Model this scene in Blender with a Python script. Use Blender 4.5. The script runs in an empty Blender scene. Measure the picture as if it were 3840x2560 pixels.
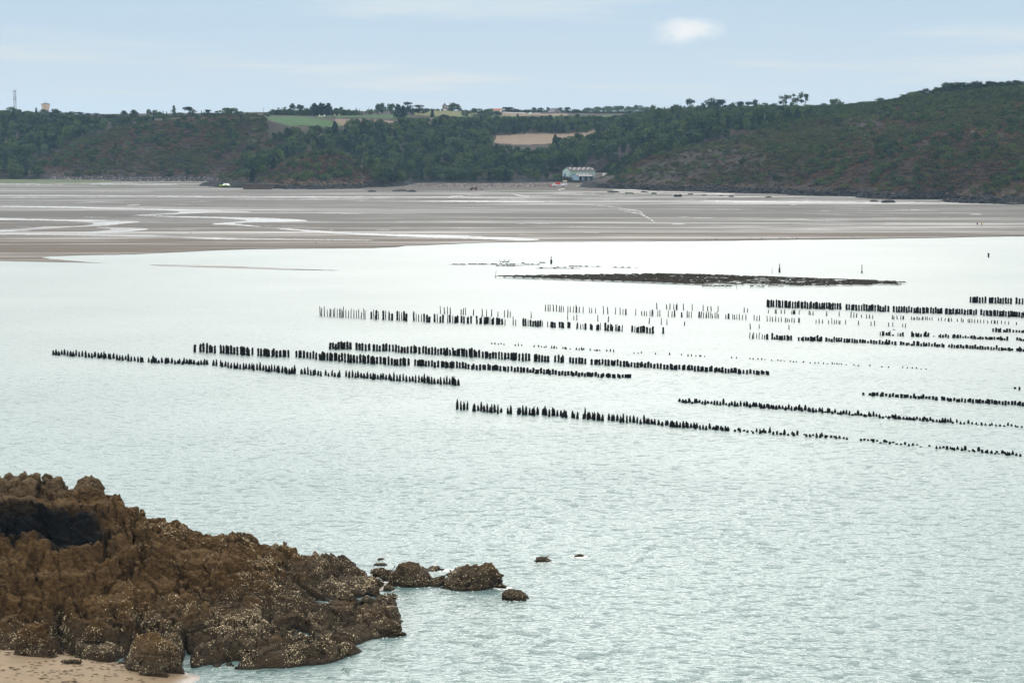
import bpy, bmesh, math, random
import numpy as np
from mathutils import Vector, Matrix

HAZE = 0.000035
random.seed(7); RNG = np.random.default_rng(7)
scene = bpy.context.scene
COL = scene.collection

# ------------------------------------------------------------------ camera
F, CAMH, HORIZON = 9000.0, 40.0, 488.0          # focal length and horizon row in photo pixels (3840 x 2560), eye height in m
TH = math.atan((1280 - HORIZON) / F)
cam_d = bpy.data.cameras.new('camera'); cam = bpy.data.objects.new('camera', cam_d); COL.objects.link(cam)
cam.location = (0, 0, CAMH); cam.rotation_euler = (math.pi / 2 - TH, 0, 0)
cam_d.sensor_width = 36; cam_d.lens = F / 3840 * 36; cam_d.clip_start = 1; cam_d.clip_end = 40000
scene.camera = cam
scene.render.resolution_x = 1024; scene.render.resolution_y = 682
scene.view_settings.view_transform = 'Standard'; scene.view_settings.look = 'None'
scene.view_settings.exposure = 0.10; scene.view_settings.gamma = 1.0

# ------------------------------------------------------------------ sky and sun
SUN_EL, SUN_AZ = math.radians(32), math.radians(3)      # azimuth measured from +Y (view direction) towards +X
w = bpy.data.worlds.new('World'); scene.world = w; w.use_nodes = True
nt = w.node_tree; nt.nodes.clear()
def N(nt, t, **kw):
    n = nt.nodes.new(t)
    for k, v in kw.items():
        if k.startswith('i_'): n.inputs[k[2:].replace('_', ' ')].default_value = v
        else: setattr(n, k, v)
    return n
def L(nt, a, b): nt.links.new(a, b)
def M(nt, op, a, b=None, c=None, clamp=False):
    n = nt.nodes.new('ShaderNodeMath'); n.operation = op; n.use_clamp = clamp
    for i, v in enumerate((a, b, c)):
        if v is None: continue
        if isinstance(v, (int, float)): n.inputs[i].default_value = v
        else: nt.links.new(v, n.inputs[i])
    return n.outputs[0]
def MIX(nt, f, a, b, blend='MIX'):
    n = nt.nodes.new('ShaderNodeMix'); n.data_type = 'RGBA'; n.blend_type = blend
    for s, v in (('Factor', f), ('A', a), ('B', b)):
        sock = [x for x in n.inputs if x.name == s and (x.type == 'RGBA' or s == 'Factor' and x.type == 'VALUE')][0]
        if isinstance(v, (int, float)): sock.default_value = v
        elif isinstance(v, (tuple, list)): sock.default_value = (v[0], v[1], v[2], 1)
        else: nt.links.new(v, sock)
    return [x for x in n.outputs if x.type == 'RGBA'][0]
def RAMP(nt, fac, stops, interp='LINEAR'):
    n = nt.nodes.new('ShaderNodeValToRGB'); cr = n.color_ramp; cr.interpolation = interp
    while len(cr.elements) < len(stops): cr.elements.new(0.5)
    for e, (p, c) in zip(cr.elements, stops):
        e.position = p; e.color = (c, c, c, 1) if isinstance(c, (int, float)) else (c[0], c[1], c[2], 1)
    nt.links.new(fac, n.inputs[0]); return n.outputs[0]
def SMOOTH(nt, v, lo, hi):
    n = nt.nodes.new('ShaderNodeMapRange'); n.interpolation_type = 'SMOOTHSTEP'
    n.inputs['From Min'].default_value = lo; n.inputs['From Max'].default_value = hi
    nt.links.new(v, n.inputs['Value']); return n.outputs['Result']
def MAPV(nt, vec, scale=(1, 1, 1), loc=(0, 0, 0), rot=(0, 0, 0)):
    n = nt.nodes.new('ShaderNodeMapping'); n.inputs['Scale'].default_value = scale
    n.inputs['Location'].default_value = loc; n.inputs['Rotation'].default_value = rot
    nt.links.new(vec, n.inputs['Vector']); return n.outputs[0]
def NOISE(nt, vec, scale, detail=4, rough=0.55, dist=0.0, col=False):
    n = nt.nodes.new('ShaderNodeTexNoise'); n.inputs['Scale'].default_value = scale
    n.inputs['Detail'].default_value = detail; n.inputs['Roughness'].default_value = rough
    n.inputs['Distortion'].default_value = dist
    nt.links.new(vec, n.inputs['Vector']); return n.outputs['Color' if col else 'Fac']

sky = N(nt, 'ShaderNodeTexSky', sky_type='NISHITA', sun_disc=False, sun_elevation=SUN_EL, sun_rotation=SUN_AZ,
        air_density=1.0, dust_density=2.0, ozone_density=1.0)
tc = N(nt, 'ShaderNodeTexCoord')
sep = N(nt, 'ShaderNodeSeparateXYZ'); L(nt, tc.outputs['Generated'], sep.inputs[0])
dz = M(nt, 'MAXIMUM', sep.outputs['Z'], 0.0)
# clouds lie on a layer overhead: directions are projected onto it, so they thin into streaks towards the horizon
inv = M(nt, 'DIVIDE', 1.0, M(nt, 'ADD', dz, 0.045))
cmb = N(nt, 'ShaderNodeCombineXYZ')
L(nt, M(nt, 'MULTIPLY', sep.outputs['X'], inv), cmb.inputs[0]); L(nt, M(nt, 'MULTIPLY', sep.outputs['Y'], inv), cmb.inputs[1])
plane = cmb.outputs[0]
nz = NOISE(nt, plane, 0.55, 6, 0.55, 0.3)
streak = NOISE(nt, MAPV(nt, tc.outputs['Generated'], (3.0, 3.0, 70.0)), 2.2, 4, 0.5, 0.25)
# a strip of hazy blue low down, brightening upwards into the white cloud deck that the sea mirrors
base = RAMP(nt, M(nt, 'POWER', dz, 0.5), [(v ** 0.5, tuple(c_ / 2.4 for c_ in c)) for v, c in [(0.0, (0.60, 0.69, 0.755)), (0.02, (0.575, 0.68, 0.76)), (0.055, (0.485, 0.635, 0.765)), (0.075, (0.56, 0.70, 0.82)), (0.10, (0.98, 1.07, 1.12)), (0.16, (1.90, 1.91, 1.88)), (0.30, (2.39, 2.37, 2.30)), (1.0, (2.39, 2.37, 2.30))]])
sc = N(nt, 'ShaderNodeVectorMath', operation='SCALE'); L(nt, base, sc.inputs[0]); sc.inputs['Scale'].default_value = 2.4
cloud = sc.outputs[0]
# thin white veils in the part of the sky near the horizon
veil = SMOOTH(nt, streak, 0.42, 0.70)
cloud = MIX(nt, M(nt, 'MULTIPLY', M(nt, 'MULTIPLY', veil, 0.05), SMOOTH(nt, dz, 0.12, 0.05)), cloud, (0.66, 0.74, 0.79))
# one bright puff of cumulus
PUFF = (0.0716, 0.9966, 0.0405)
cloud_bright = MIX(nt, 0.0, (0, 0, 0), (0, 0, 0)) if False else None
pv = N(nt, 'ShaderNodeVectorMath', operation='SUBTRACT'); L(nt, tc.outputs['Generated'], pv.inputs[0]); pv.inputs[1].default_value = PUFF
pn = NOISE(nt, MAPV(nt, tc.outputs['Generated'], (1, 1, 1.6)), 75.0, 5, 0.55, 0.2)
ps = N(nt, 'ShaderNodeSeparateXYZ'); L(nt, pv.outputs[0], ps.inputs[0])
rr = M(nt, 'SQRT', M(nt, 'ADD', M(nt, 'POWER', M(nt, 'DIVIDE', ps.outputs['X'], 0.0165), 2.0), M(nt, 'POWER', M(nt, 'DIVIDE', ps.outputs['Z'], 0.0058), 2.0)))
inf = M(nt, 'GREATER_THAN', sep.outputs['Y'], 0.0)
pm = M(nt, 'MULTIPLY', SMOOTH(nt, M(nt, 'SUBTRACT', M(nt, 'MULTIPLY', pn, 1.6), rr), -0.35, 0.75), inf)
cloud = MIX(nt, M(nt, 'MULTIPLY', pm, 0.85), cloud, (0.84, 0.86, 0.86))
bg1 = N(nt, 'ShaderNodeBackground'); L(nt, cloud, bg1.inputs['Color']); bg1.inputs['Strength'].default_value = 1.0
bg0 = N(nt, 'ShaderNodeBackground'); L(nt, sky.outputs[0], bg0.inputs['Color']); bg0.inputs['Strength'].default_value = 0.08
cover = M(nt, 'MULTIPLY', SMOOTH(nt, nz, 0.25, 0.52), 0.25)
mixs = N(nt, 'ShaderNodeMixShader'); L(nt, M(nt, 'ADD', 0.88, M(nt, 'MULTIPLY', cover, 0.45)), mixs.inputs[0])
L(nt, bg0.outputs[0], mixs.inputs[1]); L(nt, bg1.outputs[0], mixs.inputs[2])
wo = N(nt, 'ShaderNodeOutputWorld'); L(nt, mixs.outputs[0], wo.inputs['Surface'])

sun_d = bpy.data.lights.new('sun', 'SUN'); sun = bpy.data.objects.new('sun', sun_d); COL.objects.link(sun)
sun_d.energy = 0.8; sun_d.angle = math.radians(12); sun_d.color = (1.0, 0.95, 0.87)
sd = Vector((math.sin(SUN_AZ) * math.cos(SUN_EL), math.cos(SUN_AZ) * math.cos(SUN_EL), math.sin(SUN_EL)))
sun.rotation_euler = sd.to_track_quat('Z', 'Y').to_euler()
sun.location = (0, 0, 300)

# ------------------------------------------------------------------ helpers: pixels, objects, noise
def ray(px, py):
    cx = (px - 1920) / F; cy = (1280 - py) / F
    return np.array([cx, math.cos(TH) + cy * math.sin(TH), -math.sin(TH) + cy * math.cos(TH)])
def ground(px, py, z=0.0):                     # where the pixel's ray meets the level z
    d = ray(px, py); t = (z - CAMH) / d[2]; return np.array([d[0] * t, d[1] * t, z])
def at(px, py, Y):                             # the point of the pixel's ray at distance Y
    d = ray(px, py); t = Y / d[1]; return np.array([d[0] * t, Y, CAMH + d[2] * t])
def project(P):                                # world points -> photo pixels
    P = np.atleast_2d(P); q = P - np.array([0, 0, CAMH])
    zc = q[:, 1] * math.cos(TH) - q[:, 2] * math.sin(TH); yc = q[:, 1] * math.sin(TH) + q[:, 2] * math.cos(TH)
    return np.stack([1920 + F * q[:, 0] / zc, 1280 - F * yc / zc], 1)
def inpoly(P, poly):
    x, y = P[:, 0], P[:, 1]; r = np.zeros(len(P), bool); n = len(poly)
    for i in range(n):
        x0, y0 = poly[i]; x1, y1 = poly[(i + 1) % n]
        if y0 == y1: continue
        c = ((y0 > y) != (y1 > y)) & (x < (x1 - x0) * (y - y0) / (y1 - y0) + x0); r ^= c
    return r

def tag(o, label=None, cat=None, group=None, kind=None):
    if label: o['label'] = label
    if cat: o['category'] = cat
    if group: o['group'] = group
    if kind: o['kind'] = kind
    return o
def link(name, me, parent=None, loc=None, rot=None, scale=None):
    o = bpy.data.objects.new(name, me); COL.objects.link(o)
    if parent: o.parent = parent
    if loc is not None: o.location = loc
    if rot is not None: o.rotation_euler = rot
    if scale is not None: o.scale = scale
    return o
def empty(name, loc, rz=0.0):
    return link(name, None, None, tuple(loc), (0, 0, rz))
def mesh_from(name, V, Fc, mat, smooth=False):
    me = bpy.data.meshes.new(name); V = np.asarray(V, np.float32)
    if isinstance(Fc, np.ndarray):
        k = Fc.shape[1]; nf = len(Fc)
        me.vertices.add(len(V)); me.vertices.foreach_set('co', V.ravel())
        me.loops.add(nf * k); me.loops.foreach_set('vertex_index', Fc.astype(np.int32).ravel())
        me.polygons.add(nf); me.polygons.foreach_set('loop_start', np.arange(nf, dtype=np.int32) * k)
        me.update(calc_edges=True)
    else: me.from_pydata(V.tolist(), [], Fc); me.update()
    if smooth: me.polygons.foreach_set('use_smooth', np.ones(len(me.polygons), bool))
    for m in (mat if isinstance(mat, (list, tuple)) else [mat]): me.materials.append(m)
    return me
def set_attr(me, name, arr, dom='POINT'):
    a = me.attributes.new(name, 'FLOAT', dom); a.data.foreach_set('value', np.asarray(arr, np.float32))

class MB:                                      # collects boxes, prisms, tubes into one mesh
    def __init__(s): s.V = []; s.F = []
    def add(s, V, Fc):
        b = len(s.V); s.V += [tuple(map(float, v)) for v in V]; s.F += [tuple(i + b for i in f) for f in Fc]; return s
    def box(s, c, d, rz=0.0, taper=1.0):
        x, y, z = d[0] / 2, d[1] / 2, d[2] / 2; co, si = math.cos(rz), math.sin(rz); V = []
        for zz, t in ((-z, 1), (z, taper)):
            for xx, yy in ((-x, -y), (x, -y), (x, y), (-x, y)):
                V.append((c[0] + (xx * co - yy * si) * t, c[1] + (xx * si + yy * co) * t, c[2] + zz))
        return s.add(V, [(3, 2, 1, 0), (4, 5, 6, 7), (0, 1, 5, 4), (1, 2, 6, 5), (2, 3, 7, 6), (3, 0, 4, 7)])
    def prism(s, prof, axis, a, b):            # closed 2D profile swept along an axis from a to b
        n = len(prof); V = []
        for t in (a, b):
            for u, v in prof: V.append((t, u, v) if axis == 'x' else (u, t, v) if axis == 'y' else (u, v, t))
        return s.add(V, [tuple(range(n))[::-1], tuple(range(n, 2 * n))] + [(i, (i + 1) % n, n + (i + 1) % n, n + i) for i in range(n)])
    def tube(s, p0, p1, r0, r1=None, n=8):
        r1 = r0 if r1 is None else r1; p0 = Vector(p0); p1 = Vector(p1); d = (p1 - p0).normalized()
        u = d.orthogonal().normalized(); v = d.cross(u); V = []
        for p, r in ((p0, r0), (p1, r1)):
            for i in range(n):
                a = 2 * math.pi * i / n; V.append(p + (u * math.cos(a) + v * math.sin(a)) * r)
        return s.add(V, [tuple(range(n))[::-1], tuple(range(n, 2 * n))] + [(i, (i + 1) % n, n + (i + 1) % n, n + i) for i in range(n)])
    def lathe(s, prof, c=(0, 0, 0), n=20):     # list of (radius, z)
        V = []; m = len(prof)
        for r, z in prof:
            for i in range(n):
                a = 2 * math.pi * i / n; V.append((c[0] + r * math.cos(a), c[1] + r * math.sin(a), c[2] + z))
        Fc = [(j * n + i, j * n + (i + 1) % n, (j + 1) * n + (i + 1) % n, (j + 1) * n + i) for j in range(m - 1) for i in range(n)]
        return s.add(V, Fc + [tuple(range(n))[::-1], tuple(range((m - 1) * n, m * n))])
    def build(s, name, mat, parent=None, loc=None, smooth=False, rot=None):
        me = mesh_from(name, s.V, s.F, mat, smooth)
        return link(name, me, parent, loc, rot)

_T = np.random.default_rng(3).random(65536)
def _h(i, j, k): return _T[((i * 73856093) ^ (j * 19349663) ^ (k * 83492791)) & 65535]
def vnoise(P):
    P = np.asarray(P, float); I = np.floor(P).astype(np.int64); f = P - I; u = f * f * f * (f * (f * 6 - 15) + 10)
    r = 0
    for a in (0, 1):
        for b in (0, 1):
            for c in (0, 1):
                wgt = (u[:, 0] if a else 1 - u[:, 0]) * (u[:, 1] if b else 1 - u[:, 1]) * (u[:, 2] if c else 1 - u[:, 2])
                r = r + wgt * _h(I[:, 0] + a, I[:, 1] + b, I[:, 2] + c)
    return r * 2 - 1
def fbm(P, o=5, g=0.5, ridged=False):
    r = 0; a = 1.0; P = np.asarray(P, float)
    for i in range(o):
        n = vnoise(P * 2.03 ** i + 17.3 * i); r = r + a * ((1 - 2 * np.abs(n)) if ridged else n); a *= g
    return r
def voronoi(P):                                # nearest and second nearest jittered cell: distances, cell offset vector, id
    I = np.floor(P).astype(np.int64); n = len(P)
    d1 = np.full(n, 9.0); d2 = np.full(n, 9.0); off = np.zeros((n, 3)); cid = np.zeros((n, 3), np.int64)
    for a in (-1, 0, 1):
        for b in (-1, 0, 1):
            for c in (-1, 0, 1):
                i, j, k = I[:, 0] + a, I[:, 1] + b, I[:, 2] + c
                C = np.stack([i + _h(i, j, k), j + _h(i + 911, j, k), k + _h(i, j + 577, k)], 1)
                v = P - C; d = np.sqrt((v * v).sum(1))
                nearer = d < d1
                d2 = np.where(nearer, d1, np.minimum(d2, d))
                d1 = np.where(nearer, d, d1); off[nearer] = v[nearer]
                cid[nearer] = np.stack([i, j, k], 1)[nearer]
    return d1, d2, off, cid
def rbf(ctrl, vals):                           # linear-kernel interpolation of scattered heights
    C = np.asarray(ctrl, float); n = len(C)
    A = np.sqrt(((C[:, None] - C[None]) ** 2).sum(2)); A = np.block([[A, np.ones((n, 1))], [np.ones((1, n)), np.zeros((1, 1))]])
    wv = np.linalg.lstsq(A, np.append(vals, 0.0), rcond=None)[0]
    def f(Q):
        out = np.empty(len(Q))
        for s in range(0, len(Q), 40000):
            q = Q[s:s + 40000]; out[s:s + 40000] = np.sqrt(((q[:, None] - C[None]) ** 2).sum(2)) @ wv[:-1] + wv[-1]
        return out
    return f

# ------------------------------------------------------------------ materials
def newmat(name):
    m = bpy.data.materials.new(name); m.use_nodes = True; t = m.node_tree
    p = t.nodes['Principled BSDF']; return m, t, p
def plain(name, c, rough=0.7, var=0.15, scale=3.0, metal=0.0, spec=0.1):
    m, t, p = newmat(name)
    g = N(t, 'ShaderNodeNewGeometry'); n = NOISE(t, g.outputs['Position'], scale, 4, 0.6)
    lo = tuple(x * (1 - var) for x in c); hi = tuple(min(1, x * (1 + var)) for x in c)
    L(t, RAMP(t, n, [(0.3, lo), (0.7, hi)]), p.inputs['Base Color'])
    p.inputs['Roughness'].default_value = rough; p.inputs['Metallic'].default_value = metal
    p.inputs['Specular IOR Level'].default_value = spec
    return m
def bump(t, p, hgt, dist, strength=1.0):
    b = N(t, 'ShaderNodeBump'); b.inputs['Distance'].default_value = dist; b.inputs['Strength'].default_value = strength
    L(t, hgt, b.inputs['Height']); L(t, b.outputs[0], p.inputs['Normal'])
    return b

def mat_water():
    m, t, p = newmat('sea water')
    g = N(t, 'ShaderNodeNewGeometry'); pos = g.outputs['Position']
    sp = N(t, 'ShaderNodeSeparateXYZ'); L(t, pos, sp.inputs[0])
    big = NOISE(t, pos, 0.02, 3, 0.5)
    L(t, RAMP(t, big, [(0.3, (0.098, 0.132, 0.130)), (0.7, (0.130, 0.162, 0.160))]), p.inputs['Base Color'])
    near = SMOOTH(t, sp.outputs[1], 560.0, 190.0)
    bcl = p.inputs['Base Color'].links[0].from_socket
    L(t, MIX(t, M(t, 'MULTIPLY', near, 0.4), bcl, (0.072, 0.152, 0.146)), p.inputs['Base Color'])   # clearer green water over the sand near the shore
    p.inputs['IOR'].default_value = 1.33
    L(t, M(t, 'SUBTRACT', 0.40, M(t, 'MULTIPLY', near, 0.14)), p.inputs['Roughness'])
    rot = MAPV(t, pos, (0.72, 1.0, 1.0), rot=(0, 0, math.radians(10)))
    h1 = NOISE(t, rot, 0.75, 3, 0.55, 0.5)
    h2 = NOISE(t, rot, 2.2, 3, 0.55, 0.6)
    h3 = NOISE(t, pos, 0.05, 3, 0.5)
    lane = NOISE(t, MAPV(t, pos, (0.004, 0.022, 1.0), rot=(0, 0, math.radians(-6))), 1.0, 4, 0.55, 0.4)
    crest = SMOOTH(t, h1, 0.54, 0.80); rip = SMOOTH(t, h2, 0.45, 0.85)
    hh = M(t, 'ADD', M(t, 'MULTIPLY', crest, 0.48), M(t, 'ADD', M(t, 'MULTIPLY', rip, 0.12), M(t, 'MULTIPLY', h2, 0.06)))
    amp = M(t, 'MULTIPLY', M(t, 'MULTIPLY', M(t, 'ADD', 0.35, M(t, 'MULTIPLY', h3, 1.2)), M(t, 'ADD', 0.25, M(t, 'MULTIPLY', lane, 1.5))), M(t, 'ADD', 0.20, M(t, 'MULTIPLY', near, 0.75)))
    bump(t, p, M(t, 'MULTIPLY', hh, amp), 1.0)
    return m
def mat_sand():
    m, t, p = newmat('tidal flat sand')
    g = N(t, 'ShaderNodeNewGeometry'); pos = g.outputs['Position']
    st = NOISE(t, MAPV(t, pos, (0.0035, 0.045, 1)), 1.0, 6, 0.6, 0.5)
    st2 = NOISE(t, MAPV(t, pos, (0.02, 0.20, 1), loc=(40, 3, 0)), 1.0, 5, 0.6, 0.3)
    fine = NOISE(t, pos, 0.9, 4, 0.6)
    wet = SMOOTH(t, M(t, 'ADD', M(t, 'MULTIPLY', st, 0.7), M(t, 'MULTIPLY', st2, 0.3)), 0.46, 0.68)
    yy = N(t, 'ShaderNodeSeparateXYZ'); L(t, pos, yy.inputs[0])
    brown = SMOOTH(t, M(t, 'ADD', yy.outputs[1], M(t, 'MULTIPLY', st, 250.0)), 1220.0, 950.0)
    dry = MIX(t, brown, (0.0611, 0.0580, 0.0525), (0.0702, 0.0513, 0.0351))
    c = MIX(t, M(t, 'MULTIPLY', fine, 0.5), dry, (0.0427, 0.0374, 0.0310))
    c = MIX(t, M(t, 'MULTIPLY', wet, 0.5), c, (0.0519, 0.0501, 0.0467))
    L(t, c, p.inputs['Base Color'])
    L(t, M(t, 'SUBTRACT', 0.70, M(t, 'MULTIPLY', wet, 0.30)), p.inputs['Roughness'])
    L(t, M(t, 'ADD', 0.04, M(t, 'MULTIPLY', wet, 0.30)), p.inputs['Specular IOR Level'])
    bump(t, p, fine, 0.06, 0.6)
    return m
def mat_channel():
    m, t, p = newmat('shallow channel water')
    g = N(t, 'ShaderNodeNewGeometry'); pos = g.outputs['Position']
    n = NOISE(t, MAPV(t, pos, (0.4, 1.2, 1)), 1.0, 3, 0.5)
    patch = SMOOTH(t, NOISE(t, MAPV(t, pos, (0.012, 0.06, 1)), 1.0, 5, 0.65, 0.5), 0.38, 0.60)   # open water and half drained silt
    L(t, MIX(t, patch, (0.075, 0.073, 0.072), (0.10, 0.112, 0.116)), p.inputs['Base Color']); p.inputs['IOR'].default_value = 1.33
    L(t, M(t, 'SUBTRACT', 0.55, M(t, 'MULTIPLY', patch, 0.30)), p.inputs['Roughness']); L(t, M(t, 'ADD', 0.22, M(t, 'MULTIPLY', patch, 0.28)), p.inputs['Specular IOR Level'])
    bump(t, p, n, 0.25)
    return m
def mat_rock():
    m, t, p = newmat('brown shore rock')
    g = N(t, 'ShaderNodeNewGeometry'); pos = g.outputs['Position']
    z = N(t, 'ShaderNodeSeparateXYZ'); L(t, pos, z.inputs[0])
    n1 = NOISE(t, pos, 0.45, 6, 0.62, 0.4); n2 = NOISE(t, MAPV(t, pos, (1, 1, 2.2), rot=(0.3, 0.35, 0.2)), 2.6, 6, 0.65, 0.3); n3 = NOISE(t, pos, 14.0, 4, 0.6)
    ochre = RAMP(t, n2, [(0.25, (0.0240, 0.0147, 0.0062)), (0.5, (0.0759, 0.0441, 0.0168)), (0.75, (0.1387, 0.0847, 0.0371))])
    grey = RAMP(t, n2, [(0.25, (0.0223, 0.0165, 0.0106)), (0.5, (0.0509, 0.0376, 0.0229)), (0.78, (0.0878, 0.0663, 0.0415))])
    low = SMOOTH(t, M(t, 'ADD', z.outputs[2], M(t, 'MULTIPLY', n1, 3.0)), 4.6, 2.4)
    c = MIX(t, low, ochre, grey)
    c = MIX(t, M(t, 'MULTIPLY', SMOOTH(t, M(t, 'ADD', z.outputs[2], M(t, 'MULTIPLY', n1, 2.0)), 8.6, 10.2), 0.8), c, RAMP(t, n2, [(0.25, (0.045, 0.031, 0.018)), (0.6, (0.125, 0.088, 0.052)), (0.8, (0.17, 0.125, 0.08))]))
    bl = N(t, 'ShaderNodeAttribute', attribute_name='dark_belt')
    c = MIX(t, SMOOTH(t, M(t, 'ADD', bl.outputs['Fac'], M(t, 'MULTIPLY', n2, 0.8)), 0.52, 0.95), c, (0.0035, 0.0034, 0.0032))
    wet = SMOOTH(t, M(t, 'ADD', z.outputs[2], M(t, 'MULTIPLY', n1, 0.3)), 0.55, 0.22)
    c = MIX(t, M(t, 'MULTIPLY', wet, 0.6), c, (0.018, 0.016, 0.012))
    c = MIX(t, 1.0, c, RAMP(t, n3, [(0.25, 0.5), (0.75, 1.4)]), 'MULTIPLY')
    L(t, c, p.inputs['Base Color'])
    L(t, M(t, 'SUBTRACT', 0.85, M(t, 'MULTIPLY', wet, 0.5)), p.inputs['Roughness']); p.inputs['Specular IOR Level'].default_value = 0.06
    bump(t, p, M(t, 'ADD', M(t, 'MULTIPLY', n2, 0.5), M(t, 'MULTIPLY', n3, 0.25)), 0.6)
    return m
def mat_terrain():
    m, t, p = newmat('heath and cliff ground')
    g = N(t, 'ShaderNodeNewGeometry'); pos = g.outputs['Position']
    z = N(t, 'ShaderNodeSeparateXYZ'); L(t, pos, z.inputs[0])
    n1 = NOISE(t, pos, 0.035, 5, 0.6, 0.4); n2 = NOISE(t, pos, 0.22, 5, 0.65); n3 = NOISE(t, pos, 1.1, 3, 0.6)
    heath = RAMP(t, n2, [(0.3, (0.0084, 0.0059, 0.0046)), (0.5, (0.0177, 0.0122, 0.0093)), (0.72, (0.0295, 0.0202, 0.0152))])
    green = RAMP(t, n2, [(0.3, (0.0042, 0.0068, 0.0033)), (0.7, (0.0118, 0.0160, 0.0068))])
    veg = MIX(t, SMOOTH(t, n1, 0.54, 0.68), heath, green)
    rockc = RAMP(t, n3, [(0.3, (0.0126, 0.0093, 0.0076)), (0.55, (0.0274, 0.0194, 0.0148)), (0.8, (0.0464, 0.0329, 0.0232))])
    zn = M(t, 'ADD', z.outputs[2], M(t, 'MULTIPLY', M(t, 'SUBTRACT', n2, 0.5), 5.0))
    c = MIX(t, SMOOTH(t, zn, 8.5, 6.0), veg, rockc)
    c = MIX(t, SMOOTH(t, zn, 5.2, 4.2), c, (0.0051, 0.0051, 0.0055))
    L(t, c, p.inputs['Base Color']); p.inputs['Roughness'].default_value = 0.9; p.inputs['Specular IOR Level'].default_value = 0.15
    bump(t, p, M(t, 'ADD', n2, M(t, 'MULTIPLY', n3, 0.4)), 1.2)
    return m
def mat_leaf(name, lo, mid, hi, transl=0.15):
    m, t, p = newmat(name)
    g = N(t, 'ShaderNodeNewGeometry'); oi = N(t, 'ShaderNodeObjectInfo')
    n = NOISE(t, g.outputs['Position'], 0.35, 3, 0.6)
    v = M(t, 'ADD', M(t, 'MULTIPLY', g.outputs['Random Per Island'], 0.26), M(t, 'ADD', M(t, 'MULTIPLY', oi.outputs['Random'], 0.52), M(t, 'MULTIPLY', n, 0.36)))
    L(t, RAMP(t, v, [(0.22, lo), (0.52, mid), (0.9, hi)]), p.inputs['Base Color'])
    p.inputs['Roughness'].default_value = 0.75; p.inputs['Specular IOR Level'].default_value = 0.15
    return m
WATER, SAND, CHANNEL, ROCK, TERRAIN = mat_water(), mat_sand(), mat_channel(), mat_rock(), mat_terrain()
LEAF = mat_leaf('broadleaf foliage', (0.0047, 0.0125, 0.0049), (0.0170, 0.0351, 0.0097), (0.0596, 0.0879, 0.0214))
PALE = mat_leaf('pale foliage', (0.0170, 0.0351, 0.0178), (0.0340, 0.0610, 0.0266), (0.0638, 0.0971, 0.0400))
DARKL = mat_leaf('conifer foliage', (0.0034, 0.0088, 0.0062), (0.0077, 0.0166, 0.0100), (0.0170, 0.0305, 0.0151))
SCRUB = mat_leaf('scrub foliage', (0.0170, 0.0147, 0.0089), (0.0290, 0.0370, 0.0115), (0.0723, 0.0740, 0.0196))
HEATH = mat_leaf('dry heath foliage', (0.0298, 0.0165, 0.0112), (0.0621, 0.0353, 0.0206), (0.1322, 0.0767, 0.0335))
BARK = plain('bark', (0.05, 0.04, 0.03), 0.9)

# ------------------------------------------------------------------ the setting: sea, tidal flat, hills
# sea: one sheet from below the viewpoint to the far tide line
xs = np.linspace(-1500, 1500, 31); ys = np.linspace(60, 1250, 31)
def grid(xs, ys, zf, name, mat, smooth=True):
    X, Y = np.meshgrid(xs, ys); P = np.stack([X.ravel(), Y.ravel()], 1); Z = zf(P)
    V = np.column_stack([P, Z]); nx, ny = len(xs), len(ys)
    i = np.arange(nx * ny).reshape(ny, nx)
    Fc = np.stack([i[:-1, :-1].ravel(), i[:-1, 1:].ravel(), i[1:, 1:].ravel(), i[1:, :-1].ravel()], 1)
    return V, Fc
V, Fc = grid(xs, ys, lambda P: np.zeros(len(P)), 'sea', WATER)
sea = link('sea', mesh_from('sea', V, Fc, WATER)); tag(sea, 'pale rippled sea of the bay at low tide', 'sea', kind='structure')

def flat_z(Y): return 0.02 + (Y - 690.0) * 0.0008
def flat(px, py, dz=0.0):
    P = ground(px, py, 0.0)
    for _ in range(6): P = ground(px, py, flat_z(P[1]) + dz)
    return P
def sheet(name, pts, mat, parent=None):                     # a filled outline
    bm = bmesh.new(); vs = [bm.verts.new(p) for p in pts]
    es = [bm.edges.new((vs[i], vs[(i + 1) % len(vs)])) for i in range(len(vs))]
    bmesh.ops.triangle_fill(bm, use_beauty=True, edges=es)
    for f in bm.faces:
        if f.normal.z < 0: f.normal_flip()
    me = bpy.data.meshes.new(name); bm.to_mesh(me); bm.free(); me.materials.append(mat)
    return link(name, me, parent)
def wob(pts, k=10, amp=2.0, seed=0, close=True):            # subdivide a pixel outline and roughen it
    r = random.Random(seed); out = []
    n = len(pts)
    for i in range(n if close else n - 1):
        a = pts[i]; b = pts[(i + 1) % n]; ln = math.hypot(b[0] - a[0], (b[1] - a[1]) * 6); m = max(1, int(ln / k))
        for j in range(m):
            t = j / m; out.append((a[0] + (b[0] - a[0]) * t + (r.gauss(0, amp * 2) if j else 0), a[1] + (b[1] - a[1]) * t + (r.gauss(0, amp * 0.16) if j else 0)))
    if not close: out.append(pts[-1])
    return out
tide = [(-400, 977), (-120, 977), (0, 978), (150, 981), (300, 984), (402, 987), (330, 983), (250, 976), (190, 971), (150, 964), (190, 960), (330, 956), (500, 953), (640, 946), (800, 938),
        (960, 933), (1150, 931), (1400, 929), (1490, 925), (1520, 920), (1600, 918), (1730, 912), (1830, 908), (2020, 905), (2300, 904), (2500, 903), (2700, 901), (2920, 898), (3200, 895), (3470, 891), (3700, 886), (3840, 884), (4200, 880), (4800, 872)]
bnd = [flat(*p) for p in wob(tide, 30, 2.0, 1, close=False)]
xr, xl = bnd[-1][0], bnd[0][0]
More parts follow.
